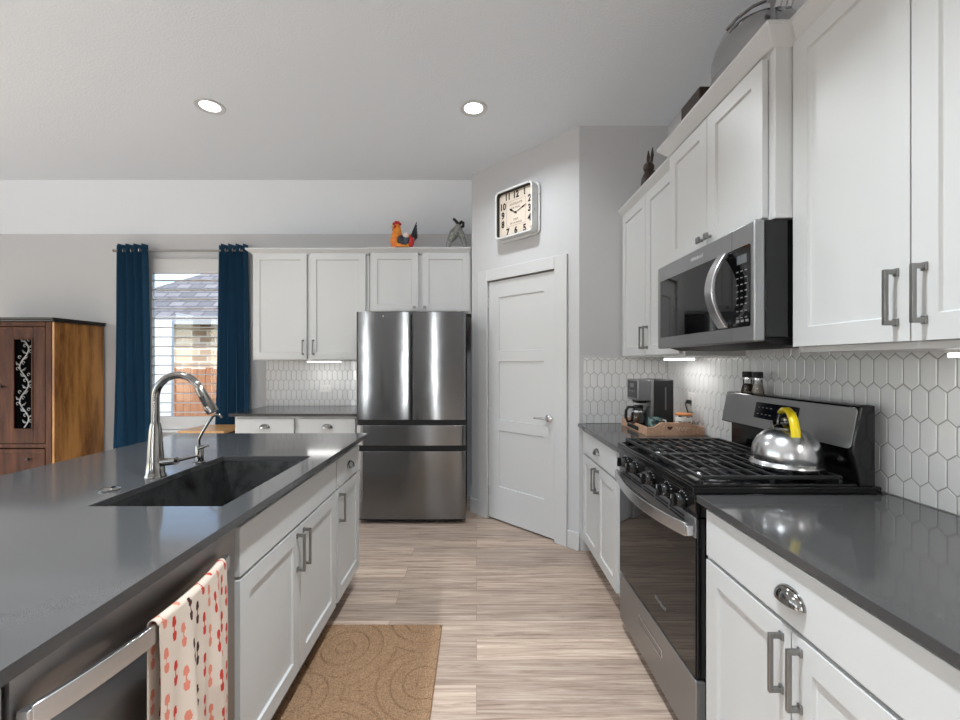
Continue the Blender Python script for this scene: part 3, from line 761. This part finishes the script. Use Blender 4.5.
pts = [hp(-.046, .198), hp(-.02, .211), hp(.010, .213), hp(.038, .202), hp(.060, .176), hp(.073, .144), hp(.078, .122)]
hk = MB().tube(pts, [.009, .0105, .0115, .012, .012, .0125, .012], 14, flat=(1.2, .85)).build('handle', 'yellow', kt)
tag(hk, 'bright yellow grip')
MB().tube([hp(.0778, .123), hp(.079, .106), hp(.077, .096)], [.0128, .0128, .010], 14, flat=(1.2, .85)).build('grip_end', 'ygrey', kt)

# salt and pepper on the backguard
for n_, (y, m_, lab) in enumerate(((2.065, 'spice', 'glass pepper mill on top of the stove, left of the pair'), (1.99, 'salt', 'glass salt mill on top of the stove, right of the pair'))):
    t = thing('spice_mill', lab, 'shaker', (1.301, y, 1.2075), 0, 'spice mills on the stove')
    MB().lathe([(.026, .0), (.027, .006), (.020, .038), (.0195, .062)], n=20).build('jar', 'shaker', t)
    MB().lathe([(.022, .003), (.0235, .007), (.0175, .036), (.0175, .042)], n=20).build('filling', m_, t)
    MB().lathe([(.0205, .0622), (.0205, .07), (.0205, .071)], n=20).build('collar', 'bright', t)
    MB().lathe([(.0215, .0712), (.0225, .095), (.020, .099)], n=20).build('cap', 'blackm', t)

# microwave
mw = thing('microwave', 'stainless over-the-range microwave under the short wall cabinet', 'microwave', (.92, 2.183, 1.42), R90)
MB().box(.002, RW-.002, .037, .44, .012, .405).build('body', 'black', mw, .004)
MB().prism([(.02, .0115), (.44, .0115), (.44, -.006), (.36, -.012), (.10, -.012)], lambda u, v, h: (h, u, v), .02, RW-.02).build('vent_base', 'blackm', mw)
fr = MB().box(0, RW, .0, .036, .0, .405).build('front', 'steel', mw, .006, seg=3)
MB().box(.633, .6355, -.0006, .0, .004, .40).build('door_seam', 'markd', fr)
gl = MB().prism(rrect(.036, .739, .053, .331, .006), FY, -.002, .0).build('glass', 'glassb', fr)
MB().box(.668, .722, -.0026, -.0021, .272, .302).build('display', 'lcd', gl)
b = MB()
for r in range(8):
    for k in range(3): b.box(.664+k*.024, .676+k*.024, -.0026, -.0021, .245-r*.023, .2485-r*.023)
for k in range(3): b.box(.664+k*.026, .680+k*.026, -.0026, -.0021, .07, .078)
b.build('button_marks', 'markd', gl)
pts = [(.604+.0*i, -.012-.052*(1-((i-12)/12)**2), .058+.268*i/24) for i in range(25)]
b = MB().bar(pts, (1, 0, 0), .015, .050); b.box(.59, .618, -.016, -.002, .055, .075); b.box(.59, .618, -.016, -.002, .308, .328)
tag(b.build('handle', 'bright', fr, .003), 'bowed vertical steel handle')
text('Whirlpool', .024, 'mark', fr, (.385, -.0008, .366), (PI/2, 0, 0), 'maker_mark', shear=.25)

# ------------------------------------------------------------------ refrigerator
FW = .912
fg = thing('refrigerator', 'large stainless French-door refrigerator beside the pantry', 'refrigerator', (-1.002, 3.575, 0))
MB().box(.004, FW-.004, .066, .70, .02, 1.755).build('body', 'dgrey', fg, .004)
MB().box(.03, FW-.03, .10, .14, .0, .0195).build('foot_rail', 'blackm', fg)
MB().box(.002, FW-.002, .035, .065, .03, 1.75).build('gasket_recess', 'blackm', fg)
def fdoor(name, x0, x1, z0, z1, rise, parent=fg):
    W = x1-x0; n = 28; r = .010; p = []
    for i in range(n+1):
        u = i/n; x = x0+W*u; e = min(u, 1-u)*W
        y = (.012*(1-math.sqrt(max(0, 1-(1-e/.012)**2))) if e < .012 else 0)-rise*(1-(2*u-1)**2)
        p.append((x, y+rise))
    p += [(x1, .060), (x0, .060)]
    return MB().prism(p, FZ, z0, z1).build(name, 'steelv', fg, .002)
d1 = fdoor('door', 0, .4515, .872, 1.774, .006); d2 = fdoor('door', .4605, FW, .872, 1.774, .006)
tag(d1, 'left refrigerator door'); tag(d2, 'right refrigerator door')
fdoor('drawer', 0, FW, .658, .828, .008); tag(fdoor('freezer_drawer', 0, FW, .046, .612, .008), 'large lower freezer drawer')
MB().lathe([(.008, -.0008), (.008, .004)], (.2257, 0, 1.735), 16, 'y').build('badge', 'mark', d1)

# ------------------------------------------------------------------ left side: curtains, rod, armoire, table
ROD_Z, ROD_Y = 2.452, 4.235
cr = thing('curtain_rod', 'thin dark metal curtain rod above the window', 'rod')
MB().tube([(-3.56, ROD_Y, ROD_Z), (-2.19, ROD_Y, ROD_Z)], .010, 12).build('pole', 'nickel', cr)
for x in (-3.57, -2.18): MB().ball((x, ROD_Y, ROD_Z), .016, 10).build('finial', 'nickel', cr)
for x in (-3.565, -2.195): MB().box(x-.008, x+.008, ROD_Y+.004, YB, ROD_Z-.008, ROD_Z+.008).build('bracket', 'nickel', cr, .002)
def curtain(label, xa, xb, xa2, xb2, n):
    t = thing('curtain', label, 'curtain', ((xa+xb)/2, ROD_Y, 0), 0)
    ox = (xa+xb)/2; b = MB(); NU, NV = n*20, 24; z0, z1 = .03, ROD_Z+.055; vs = []; fs = []
    for j in range(NV+1):
        v = j/NV; z = z1+(z0-z1)*v
        for i in range(NU+1):
            u = i/NU; x = (xa+(xb-xa)*u)*(1-v)+(xa2+(xb2-xa2)*u)*v
            a = .058*(1-.15*v)
            y = a*math.sin(u*n*2*PI+.35*math.sin(v*5+u*7)*v)
            x += .012*math.sin(u*n*4*PI)*(.5+.5*v)
            vs.append((x-ox, y, z))
    for j in range(NV):
        for i in range(NU): q = j*(NU+1)+i; fs.append((q, q+1, q+NU+2, q+NU+1))
    b.add(vs, fs); o = b.build('fabric', 'curtain', t)
    s_ = o.modifiers.new('solid', 'SOLIDIFY'); s_.thickness = .003
    for k in range(n*2):
        u = (k+.0)/(n*2)
        if k == 0: continue
        x = xa+(xb-xa)*u-ox
        b = MB(); ring_ = [(x+(.004 if k % 2 else -.004)*0, .022*math.cos(a), ROD_Z+.022*math.sin(a)) for a in [2*PI*i/20 for i in range(21)]]
        b.tube(ring_, .0035, 8); b.build('grommet', 'bright', t)
curtain('dark blue curtain panel left of the window, beside the armoire', -3.545, -3.235, -3.575, -3.19, 4)
curtain('dark blue curtain panel right of the window, beside the wall cabinet', -2.535, -2.25, -2.585, -2.22, 4)

ar = thing('armoire', 'tall brown wooden armoire with a carved door panel at the far left', 'armoire', (-3.73, 3.80, 0))
AW, AD, AH = .95, .50, 1.745
def am(x): return -x
MB().box(-.022, 0, .0, AD, .0, AH-.035).build('side_panel', 'pine', ar, .003)
MB().box(-AW, -AW+.022, 0, AD, 0, AH-.035).build('side_panel', 'pine', ar, .003)
b = MB().box(-.075, -.0222, -.004, .022, .06, AH-.035); b.box(-AW+.0222, -AW+.075, -.004, .022, .06, AH-.035); b.box(-AW+.075, -.075, -.004, .022, AH-.075, AH-.035); b.box(-AW+.075, -.075, -.004, .022, .595, .63); b.box(-AW+.075, -.075, -.004, .022, .06, .13)
b.build('front_frame', 'oakd', ar, .003)
MB().box(-AW+.022, -.022, AD-.015, AD, .06, AH-.035).build('back_panel', 'oakd', ar)
b = MB().box(-AW-.02, .02, -.03, AD, AH-.034, AH-.016); b.box(-AW-.028, .028, -.04, AD, AH-.016, AH); b.build('cornice', 'cornice', ar, .004)
def adoor(x0, x1):
    z0, z1 = .635, AH-.08; W = x1-x0; px0, px1, pz0, pz1 = x0+.115, x1-.105, z0+.12, z1-.10
    b = MB().box(x0, px0, -.006, .018, z0, z1); b.box(px1, x1, -.006, .018, z0, z1); b.box(px0, px1, -.006, .018, z0, pz0); b.box(px0, px1, -.006, .018, pz1, z1)
    dd = b.build('door', 'oakd', ar, .003)
    b = MB()
    for q in ((px0, px0+.012, pz0, pz1), (px1-.012, px1, pz0, pz1), (px0+.012, px1-.012, pz0, pz0+.012), (px0+.012, px1-.012, pz1-.012, pz1)): b.box(q[0], q[1], -.012, -.0062, q[2], q[3])
    b.build('panel_molding', 'tray' if False else 'oakd', dd, .002)
    MB().box(px0, px1, .010, .014, pz0, pz1).build('panel_back', 'soot', dd)
    b = MB(); cx = (px0+px1)/2; hw = (px1-px0)/2-.018; n = 60; r = random.Random(2)
    stem = [(cx+hw*.55*math.sin(i/n*PI*5), .004, pz0+.02+(pz1-pz0-.04)*i/n) for i in range(n+1)]
    b.tube(stem, .005, 6)
    for i in range(3, n, 4):
        p = stem[i]; sg = 1 if (i//4) % 2 else -1
        tip = (max(px0+.016, min(px1-.016, p[0]+sg*.045)), .004, p[2]+.03)
        b.tube([p, ((p[0]+tip[0])/2, .002, p[2]+.006), tip], [.004, .013, .002], 6, flat=(1, .5))
        c2 = (max(px0+.02, min(px1-.02, p[0]-sg*.03)), p[2]+.02)
        b.tube([(c2[0]+.012*math.cos(a), .004, c2[1]+.012*math.sin(a)) for a in [2*PI*k/10 for k in range(9)]], .003, 6)
    tag(b.build('scrollwork', 'ironwork', dd), 'grey metal vine scrollwork over the dark panel')
    return dd
adoor(-.475, -.077) and None
da = [o for o in ar.children if o.name.startswith('door')][-1]
MB().lathe([(.006, -.0062), (.006, -.02), (.016, -.026), (.014, -.036), (.005, -.04)], (-.445, 0, 1.14), 14, 'y').build('knob', 'cornice', da)
db = adoor(-AW+.077, -.479)
MB().lathe([(.006, -.0062), (.006, -.02), (.016, -.026), (.014, -.036), (.005, -.04)], (-.51, 0, 1.14), 14, 'y').build('knob', 'cornice', db)
for x0, x1 in ((-AW+.08, -.08),):
    o = panel_slab(x1-x0, .44, [(.04, x1-x0-.04, .04, .40)], .02, .006, (x0, -.008, .145), .004).build('drawer', 'oakd', ar, smooth=False)
    for kx in (-.21, -.74): MB().lathe([(.006, -.008), (.006, -.02), (.016, -.026), (.014, -.036), (.005, -.04)], (kx, 0, .50), 14, 'y').build('knob', 'cornice', o)
for x in (-.04, -AW+.04):
    for y in (.03, AD-.05): MB().box(x-.02, x+.02, y-.02, y+.02, 0, .0595).build('foot', 'oakd', ar, .003)

st = thing('side_table', 'small honey wood table under the window, behind the island', 'table', (-2.415, 4.0, 0))
MB().box(-.205, .205, -.235, .165, .725, .75).build('tabletop', 'table', st, .004)
MB().box(-.18, .18, -.2, .14, .64, .7245).build('apron', 'oakd', st, .002)
for x in (-.17, .17):
    for y in (-.19, .13): MB().frustum((x-.016, x+.016, y-.016, y+.016), (x-.021, x+.021, y-.021, y+.021), 0, .6395).build('leg', 'oakd', st, .002)

# ------------------------------------------------------------------ rug
b = MB(); NX, NY = 200, 320; x0, x1, y0, y1 = -.765, -.178, 1.25, 2.20; vs = []; fs = []
seeds = [(-.62, 2.02, 0), (-.28, 2.22, .01), (-.75, 1.72, .02), (-.22, 1.80, .005), (-.52, 1.52, .015), (-.12, 1.45, 0), (-.75, 1.28, .01), (-.4, 1.22, .02)]
def groove(x, y):
    dd = sorted((math.hypot(x-a, y-c)*(.85+.06*k), c0) for k, (a, c, c0) in enumerate(seeds))
    d_, ph = dd[0]; d_ += .008*math.sin(math.atan2(y, x)*9+x*20)
    m_ = ((d_+ph) % .062)-.031
    return max(0, 1-abs(m_)/.006)
for j in range(NY+1):
    for i in range(NX+1):
        x = x0+(x1-x0)*i/NX; y = y0+(y1-y0)*j/NY
        e = min(x-x0, x1-x, y-y0, y1-y); z = .013 if e > .008 else .009
        vs.append((x, y, z-.008*groove(x, y)+random.uniform(-.0014, .0014)))
for j in range(NY):
    for i in range(NX): q = j*(NX+1)+i; fs.append((q, q+1, q+NX+2, q+NX+1))
b.add(vs, fs, 0); b.box(x0-.003, x1+.003, y0-.003, y1+.003, .0005, .006, 1)
tag(b.build('rug', ['rug', 'rugedge'], None), 'tan carved-pile rug on the wood floor beside the island', 'rug')

# ------------------------------------------------------------------ right counter: tray, coffee maker, mug, jar
tr = thing('serving_tray', 'wooden serving tray with a heart cut-out on the counter', 'tray', (1.183, 2.775, .9145))
TX, TY = .172, .222
MB().box(-TX, TX, -TY, TY, .0, .010).build('bottom', 'tray', tr, .001)
for s_ in (-1, 1): MB().box(s_*TX-.006*(1+s_), s_*TX+.006*(1-s_), -TY, TY, .0102, .05).build('side', 'tray', tr, .002)
for s_ in (-1, 1):
    prof = [(-TX+.0125, .0102), (TX-.0125, .0102), (TX-.0125, .05)]+[(x, .05+.028*(.5-.5*math.cos(PI*min(1, max(0, (TX-.0125-abs(x)-.02)/.06))))) for x in [TX-.0125-(2*TX-.025)*i/30 for i in range(31)]]+[(-TX+.0125, .05)]
    e_ = MB().prism(prof, FY, s_*TY-.006*(1+s_), s_*TY+.006*(1-s_)).build('end', 'tray', tr, .001, smooth=False)
    if s_ < 0:
        hp_ = [(.016*math.sin(a)**3*1.0, (13*math.cos(a)-5*math.cos(2*a)-2*math.cos(3*a)-math.cos(4*a))*.00085) for a in [2*PI*i/30 for i in range(30)]]
        tag(MB().prism([(u-.035, v+.046) for u, v in hp_], FY, -TY-.0012, -TY-.0002).build('heart', 'traydark', e_), 'dark heart cut-out')
        q = [(.0+.075*i/40, -TY-.0008, .042+.010*math.sin(i/40*22)) for i in range(41)]
        tag(MB().tube(q, .0017, 6).build('script_ornament', 'traylight', e_), 'pale curly script')

cm = thing('coffee_maker', 'black and steel coffee maker standing in the wooden tray', 'coffee maker', (1.006, 2.682, .9247))
MB().box(.0, .225, .0, .19, .0, .024).build('base', 'blackm', cm, .004)
col = MB().box(.085, .225, .0, .19, .0245, .318).build('water_tank', 'blackm', cm, .006)
MB().box(.170, .178, -.0012, .0, .13, .27).build('water_gauge', 'lcd', col)
MB().box(.082, .10, -.002, .192, .0246, .318).build('steel_band', 'dsteel', cm, .003)
hdp = MB().box(.0, .0815, .0, .19, .185, .318).build('brew_head', 'dsteel', cm, .006)
MB().box(-.0015, .0, .012, .178, .2, .308).build('control_panel', 'black', hdp)
b = MB()
for k in range(4): b.box(-.0022, -.0016, .045+.028*k, .063+.028*k, .235, .247)
b.box(-.0022, -.0016, .06, .13, .265, .292); b.build('buttons', 'lcd', hdp)
MB().frustum((.02, .075, .06, .13), (.012, .08, .04, .15), .165, .1845).build('filter_basket', 'blackm', cm, .003)
cf = MB().lathe([(.030, .0245), (.044, .030), (.048, .06), (.044, .095), (.032, .125), (.029, .132)], (.038, .095, 0), 28).build('carafe', 'carafe', cm)
MB().lathe([(.031, .1322), (.033, .142), (.026, .15)], (.038, .095, 0), 24).build('carafe_lid', 'blackm', cf)
MB().lathe([(.0455, .108), (.0395, .118), (.040, .11)], (.038, .095, 0), 24, cap=False).build('carafe_band', 'bright', cf)
MB().bar([(.005, .09, .138), (-.03, .082, .14), (-.046, .078, .118), (-.048, .076, .075), (-.035, .08, .045), (-.012, .086, .05)], (0.25, -.96, 0), .014, .016).build('carafe_handle', 'blackm', cf, .003)
MB().tube([(.2255, .12, .06), (.24, .12, .04), (.30, .13, .03), (.335, .07, .04), (.338, .045, .10), (.322, .046, .15), (.322, .048, .172), (.334, .049, .176)], .0035, 8).build('power_cord', 'blackm', cm)
MB().box(.328, .3545, .036, .062, .164, .188).build('plug', 'blackm', cm, .005)

mg = thing('mug', 'teal and dark patterned mug in the tray, in front of the coffee maker', 'mug', (1.09, 2.622, .9247))
MB().lathe([(.034, 0), (.040, .006), (.042, .045), (.041, .09), (.038, .09), (.038, .012), (.001, .010)], n=28, cap=False).build('cup', 'teal', mg)
MB().tube([(.040, .0, .075), (.062, 0, .072), (.068, 0, .048), (.058, 0, .025), (.040, 0, .02)], .0055, 10).build('handle', 'ceramic', mg)
jr = thing('jar', 'white patterned ceramic jar with an orange wooden lid beside the coffee maker', 'jar', (1.264, 2.624, .9247))
MB().lathe([(.045, 0), (.051, .005), (.052, .05), (.050, .095), (.046, .103)], n=32).build('body', ['pattern'], jr)
MB().lathe([(.0515, .0705), (.0525, .075), (.051, .0955), (.05, .0955)], n=32, cap=False).build('rim_band', 'ceramic', jr)
MB().lathe([(.048, .1035), (.050, .107), (.050, .113), (.046, .117)], n=32).build('lid', 'orange_wood', jr)

# outlets
def outlet(label, loc, rz, horiz):
    t = thing('wall_outlet', label, 'outlet', loc, rz); w_, h_ = (.060, .0375) if horiz else (.0375, .060)
    MB().prism(rrect(-w_, w_, -h_, h_, .006), FY, -.006, 0).build('cover_plate', 'white', t, .0015)
    for s_ in (-1, 1):
        c_ = (s_*.022, 0) if horiz else (0, s_*.022)
        r_ = MB().prism(rrect(c_[0]-.015, c_[0]+.015, c_[1]-.014, c_[1]+.014, .008), FY, -.0078, -.0061).build('socket', 'white', t)
        b = MB()
        for q in (-.005, .005):
            if horiz: b.box(c_[0]-.004, c_[0]+.004, -.0084, -.0079, c_[1]+q-.001, c_[1]+q+.001)
            else: b.box(c_[0]+q-.001, c_[0]+q+.001, -.0084, -.0079, c_[1]-.004, c_[1]+.004)
        b.build('slots', 'blackm', r_)
outlet('white wall outlet with a black plug behind the coffee maker', (XW-.0068, 2.73, 1.10), R90, False)
outlet('white horizontal wall outlet on the backsplash beside the refrigerator', (-1.515, YB-.0068, 1.09), 0, True)

# ------------------------------------------------------------------ lights in view, plus unseen fill lamps
for n_, (x, y, lab) in enumerate(((-1.764, 2.847, 'round recessed ceiling light over the island, left of the two'), (-.02, 2.869, 'round recessed ceiling light over the aisle, right of the two'))):
    t = thing('ceiling_light', lab, 'light', (x, y, ZC), 0, 'recessed ceiling lights')
    MB().lathe([(.062, -.001), (.064, -.004), (.090, -.008), (.092, -.001)], n=40).build('trim_ring', 'trim', t)
    MB().lathe([(.0615, -.0015), (.0615, -.003)], n=32).build('lens', 'lamp', t)
    lamp('ceiling_or_fill_lamp', 'AREA', (x, y, ZC-.012), (0, 0, 0), E_CEIL*.40, (.9, .96, 1), shape='DISK', size=.14, spread=math.radians(150))
for x, y in ((-1.764, .9), (-.02, .9), (-1.764, -1.1), (-.02, -1.1), (-4.2, 1.3), (-4.2, -1)):  # unseen lamps without fixtures, added as fill; leftmost pair boosted for floor bounce
    lamp('ceiling_or_fill_lamp', 'AREA', (x, y, ZC-.012), (0, 0, 0), E_CEIL*(4.7 if x < -3 else 1), (.74, .90, 1) if x < -3 else (.86, .95, 1), shape='DISK', size=.12, spread=math.radians(110))
def ubar(label, c, L, along_y, e):
    lx, ly = (.02, L/2) if along_y else (L/2, .02)
    t = thing('cabinet_light', label, 'light', c, 0, 'under-cabinet light bars')
    MB().box(-lx-.004, lx+.004, -ly-.004, ly+.004, .012, .02).build('housing', 'white', t, .001)
    MB().box(-lx, lx, -ly, ly, .0, .0118).build('diffuser', 'bar', t, .002)
    lamp('bar_lamp', 'AREA', (c[0], c[1], c[2]-.004), (0, 0, 0), e, (1, .98, .95), shape='RECTANGLE', size=2*lx, size_y=2*ly)
ubar('lit light bar under the wall cabinet above the coffee maker', (1.235, 2.63, 1.3625), .32, True, .5)
ubar('lit light bar under the wall cabinet in the right foreground', (1.235, .90, 1.3625), .42, True, .7)
ubar('lit light bar under the wall cabinet beside the refrigerator', (-1.465, 4.14, 1.3495), .31, False, .4)

# ------------------------------------------------------------------ clock on the pantry wall
ck = thing('wall_clock', 'square white chipped-metal clock with cream face on the pantry wall', 'clock', (*pw(.57, -.0005, 0)[:2], 2.552), pa)
h_ = .194
def ringm(o_, i_, ro, ri, y0, y1):
    b = MB(); A = rrect(-o_, o_, -o_, o_, ro, 8); B = rrect(-i_, i_, -i_, i_, ri, 8); n = len(A)
    vs = [(u, y0, v) for u, v in A]+[(u, y0, v) for u, v in B]+[(u, y1, v) for u, v in A]+[(u, y1, v) for u, v in B]
    fs = []
    for i in range(n):
        j = (i+1) % n; fs += [(i, j, n+j, n+i), (2*n+i, 2*n+j, 3*n+j, 3*n+i), (i, j, 2*n+j, 2*n+i), (n+i, n+j, 3*n+j, 3*n+i)]
    return b.add(vs, fs)
ringm(h_, h_-.014, .035, .026, -.095, -.03).build('bezel', 'wwhite', ck, .002)
MB().prism(rrect(-h_-.014, h_+.014, -h_-.014, h_+.014, .05, 8), FY, -.0195, -.008).build('case_rim', 'wwhite', ck, .003)
MB().prism(rrect(-h_+.004, h_-.004, -h_+.004, h_-.004, .034, 8), FY, -.030, -.0197).build('case_back', 'wwhite', ck)
ringm(h_-.0145, h_-.018, .026, .023, -.086, -.0297).build('inner_rim', 'ink', ck)
MB().prism(rrect(-h_+.03, h_-.03, -h_+.03, h_-.03, .03, 8), FY, -.0079, 0).build('wall_mount', 'wwhite', ck)
fa = MB().prism(rrect(-h_+.015, h_-.015, -h_+.015, h_-.015, .025, 8), FY, -.055, -.0297).build('dial', 'face', ck)
k_ = h_-.014
for s_, u, v in (('12', 0, .78), ('1', .5, .79), ('2', .77, .42), ('3', .77, 0), ('4', .77, -.42), ('5', .5, -.8), ('6', 0, -.8), ('7', -.48, -.8), ('8', -.77, -.40), ('9', -.77, 0), ('10', -.77, .40), ('11', -.48, .79)):
    text(s_, .074, 'ink', fa, (u*k_, -.0562, v*k_), (PI/2, 0, 0), 'numeral', .0005, sx=.85, bold=.0028)
for s_, z, sz in (('ANTIQUITE', .40, .026), ('DE PARIS', .22, .022), ('CAFE', -.30, .022), ('DE LA MARAIS', -.45, .019)):
    text(s_, sz, 'inkl', fa, (0, -.0560, z*k_), (PI/2, 0, 0), 'lettering', .0004)
b = MB()
for q in ((-.55, .55, .55, .558), (-.55, .55, -.558, -.55), (-.558, -.55, -.55, .55), (.55, .558, -.55, .55)): b.box(q[0]*k_, q[1]*k_, -.0558, -.0551, q[2]*k_, q[3]*k_)
b.build('inner_border', 'inkl', fa)
def hand(ang, L, w_):
    c_, s_ = math.sin(ang), math.cos(ang)
    pl = [(-w_*.5, -.015), (w_*.5, -.015), (w_*.5, L*.55), (w_*1.6, L*.7), (0, L), (-w_*1.6, L*.7), (-w_*.5, L*.55)]
    return MB().prism([(u*s_+v*c_, -u*c_+v*s_) for u, v in pl], FY, -.0625, -.060).build('hand', 'ink', ck)
hand(math.radians(-58), .075, .006); hand(math.radians(70), .115, .0035)
MB().lathe([(.008, -.0635), (.008, -.0565)], (0, 0, 0), 14, 'y').build('hub', 'ink', ck)

# ------------------------------------------------------------------ ornaments on the cabinets
ro = thing('rooster_figurine', 'orange and red rooster figurine on top of the refrigerator cabinet', 'figurine', (-.67, 3.99, 2.4145))
bd = MB().tube([(-.075, 0, .0), (-.072, 0, .05), (-.062, 0, .10), (-.058, 0, .145), (-.060, 0, .178), (-.062, 0, .19)], [.030, .045, .043, .034, .027, .015], 18)
bd.tube([(-.06, 0, .06), (0, 0, .06), (.05, 0, .075), (.075, 0, .09)], [.04, .052, .042, .02], 18); bd.lathe([(.055, 0), (.06, .02), (.045, .05)], (-.01, 0, 0), 24, sx=1.3)
bd.build('body', 'rorange', ro)
cmb = MB()
for x, z, r in ((-.085, .198, .014), (-.068, .208, .016), (-.05, .206, .015), (-.035, .195, .012)): cmb.ball((x, 0, z), (r, .008, r), 8)
cmb.build('comb', 'rred', ro)
MB().ball((-.088, 0, .15), (.012, .014, .024), 8).ball((-.072, -.026, .165), (.014, .006, .016), 8).build('wattle', 'rred', ro)
MB().lathe([(.010, 0), (.0012, -.028)], (-.085, 0, .178), 10, 'x').build('beak', 'yellow', ro)
tl = MB()
for k in range(5): tl.tube([(.055, .008*(k-2), .05), (.078+.005*k, .010*(k-2), .12-.006*k), (.106, .012*(k-2), .205-.022*k)], [.022, .022, .004], 8, flat=(1, .6))
tag(tl.build('tail', 'rblue', ro), 'dark blue-black tail feathers')
MB().ball((.0, -.05, .05), (.052, .016, .044), 10).build('wing', 'rblue', ro)
MB().ball((.022, -.058, .088), (.026, .012, .022), 10).build('wing_patch', 'rcream', ro)
MB().ball((.055, -.02, .045), (.03, .035, .05), 10).build('saddle', 'rred', ro)

GS = 1.22
gf = thing('grey_figurine', 'grey stone-like animal figurine with a black head on top of the refrigerator cabinet', 'figurine', (-.185, 3.99, 2.4145))
b = MB()
b.tube([(-.075, 0, 0), (-.062, 0, .05), (-.03, 0, .09), (.008, 0, .125), (.022, 0, .16)], [.020, .026, .040, .036, .022], 16)
b.tube([(.075, 0, 0), (.068, 0, .04), (.045, 0, .09), (.018, 0, .13)], [.018, .022, .028, .026], 16)
b.build('body', 'pewter', gf)
MB().tube([(.02, 0, .155), (.008, 0, .175), (-.015, 0, .195), (-.03, 0, .205)], [.014, .013, .011, .009], 10).build('beak', 'blackm', gf)
MB().tube([(.02, 0, .165), (.045, -.002, .182), (.062, -.004, .172), (.06, -.004, .152), (.044, 0, .145), (.03, 0, .15)], [.012, .012, .012, .012, .011, .009], 10).build('head_curl', 'blackm', gf)

gf.scale = (GS*.85, GS, GS*1.08); ro.scale = (1.12, 1.12, 1.12)
rb = thing('rabbit_figurine', 'small dark brown figurine with two upright ears on the cabinet beside the pantry wall', 'figurine', (1.10, 2.72, 2.4345))
MB().lathe([(.05, 0), (.06, .03), (.055, .08), (.035, .12)], n=20, sy=.8).build('body', 'dbrown', rb)
MB().ball((-.01, 0, .148), (.034, .03, .036), 10).build('head', 'dbrown', rb)
for y, dx in ((-.014, .0), (.014, -.01)): MB().tube([(dx, y, .175), (dx+.004, y*1.2, .22), (dx+.006, y*1.5, .265)], [.009, .011, .003], 8).build('ear', 'dbrown', rb)

cz = thing('wooden_crate', 'dark brown wooden box behind the metal pot on the microwave cabinet', 'box', (1.14, 2.075, 2.4555))
b = MB().box(-.11, .11, -.09, .09, 0, .012)
for q in ((-.11, .11, -.09, -.078), (-.11, .11, .078, .09), (-.11, -.098, -.078, .078), (.098, .11, -.078, .078)): b.box(q[0], q[1], q[2], q[3], .012, .17)
b.build('box', 'dbrown', cz, .003)
M['pot'] = mat('spun_aluminium', (178, 178, 178), .17, 1)
pt = thing('metal_pot', 'big silver metal pot with domed lid and clamp on the microwave cabinet', 'pot', (1.16, 1.77, 2.4555))
MB().lathe([(.155, 0), (.17, .012), (.172, .05), (.172, .08)], n=48).build('body', 'pot', pt)
MB().lathe([(.1725, .0805), (.1728, .10), (.170, .16), (.160, .20), (.135, .25), (.085, .285), (.03, .298), (.002, .30)], n=48).build('lid', 'pot', pt)
MB().tube([(-.15, -.03, .238), (-.125, -.06, .262), (-.08, -.09, .286), (-.02, -.12, .296), (.02, -.15, .285)], [.006]*5, 10).build('wire_handle', 'chrome', pt)
cl = MB().lathe([(.024, -.007), (.024, .007)], (-.06, -.17, .262), 20, 'x').box(-.065, -.055, -.24, -.165, .24, .275)
cl.box(-.065, -.055, -.19, -.165, .16, .262)
clo = cl.build('clamp', 'dsteel', pt, .002)
MB().lathe([(.010, -.012), (.010, .012)], (-.06, -.17, .262), 12, 'x').build('rivet', 'chrome', clo)
for x in (-.06, -.02): MB().tube([(x, -.20, .19), (x+.004, -.215, .24), (x+.008, -.225, .33), (x+.02, -.20, .36)], .011, 10).build('leg_tube', 'bright', pt)
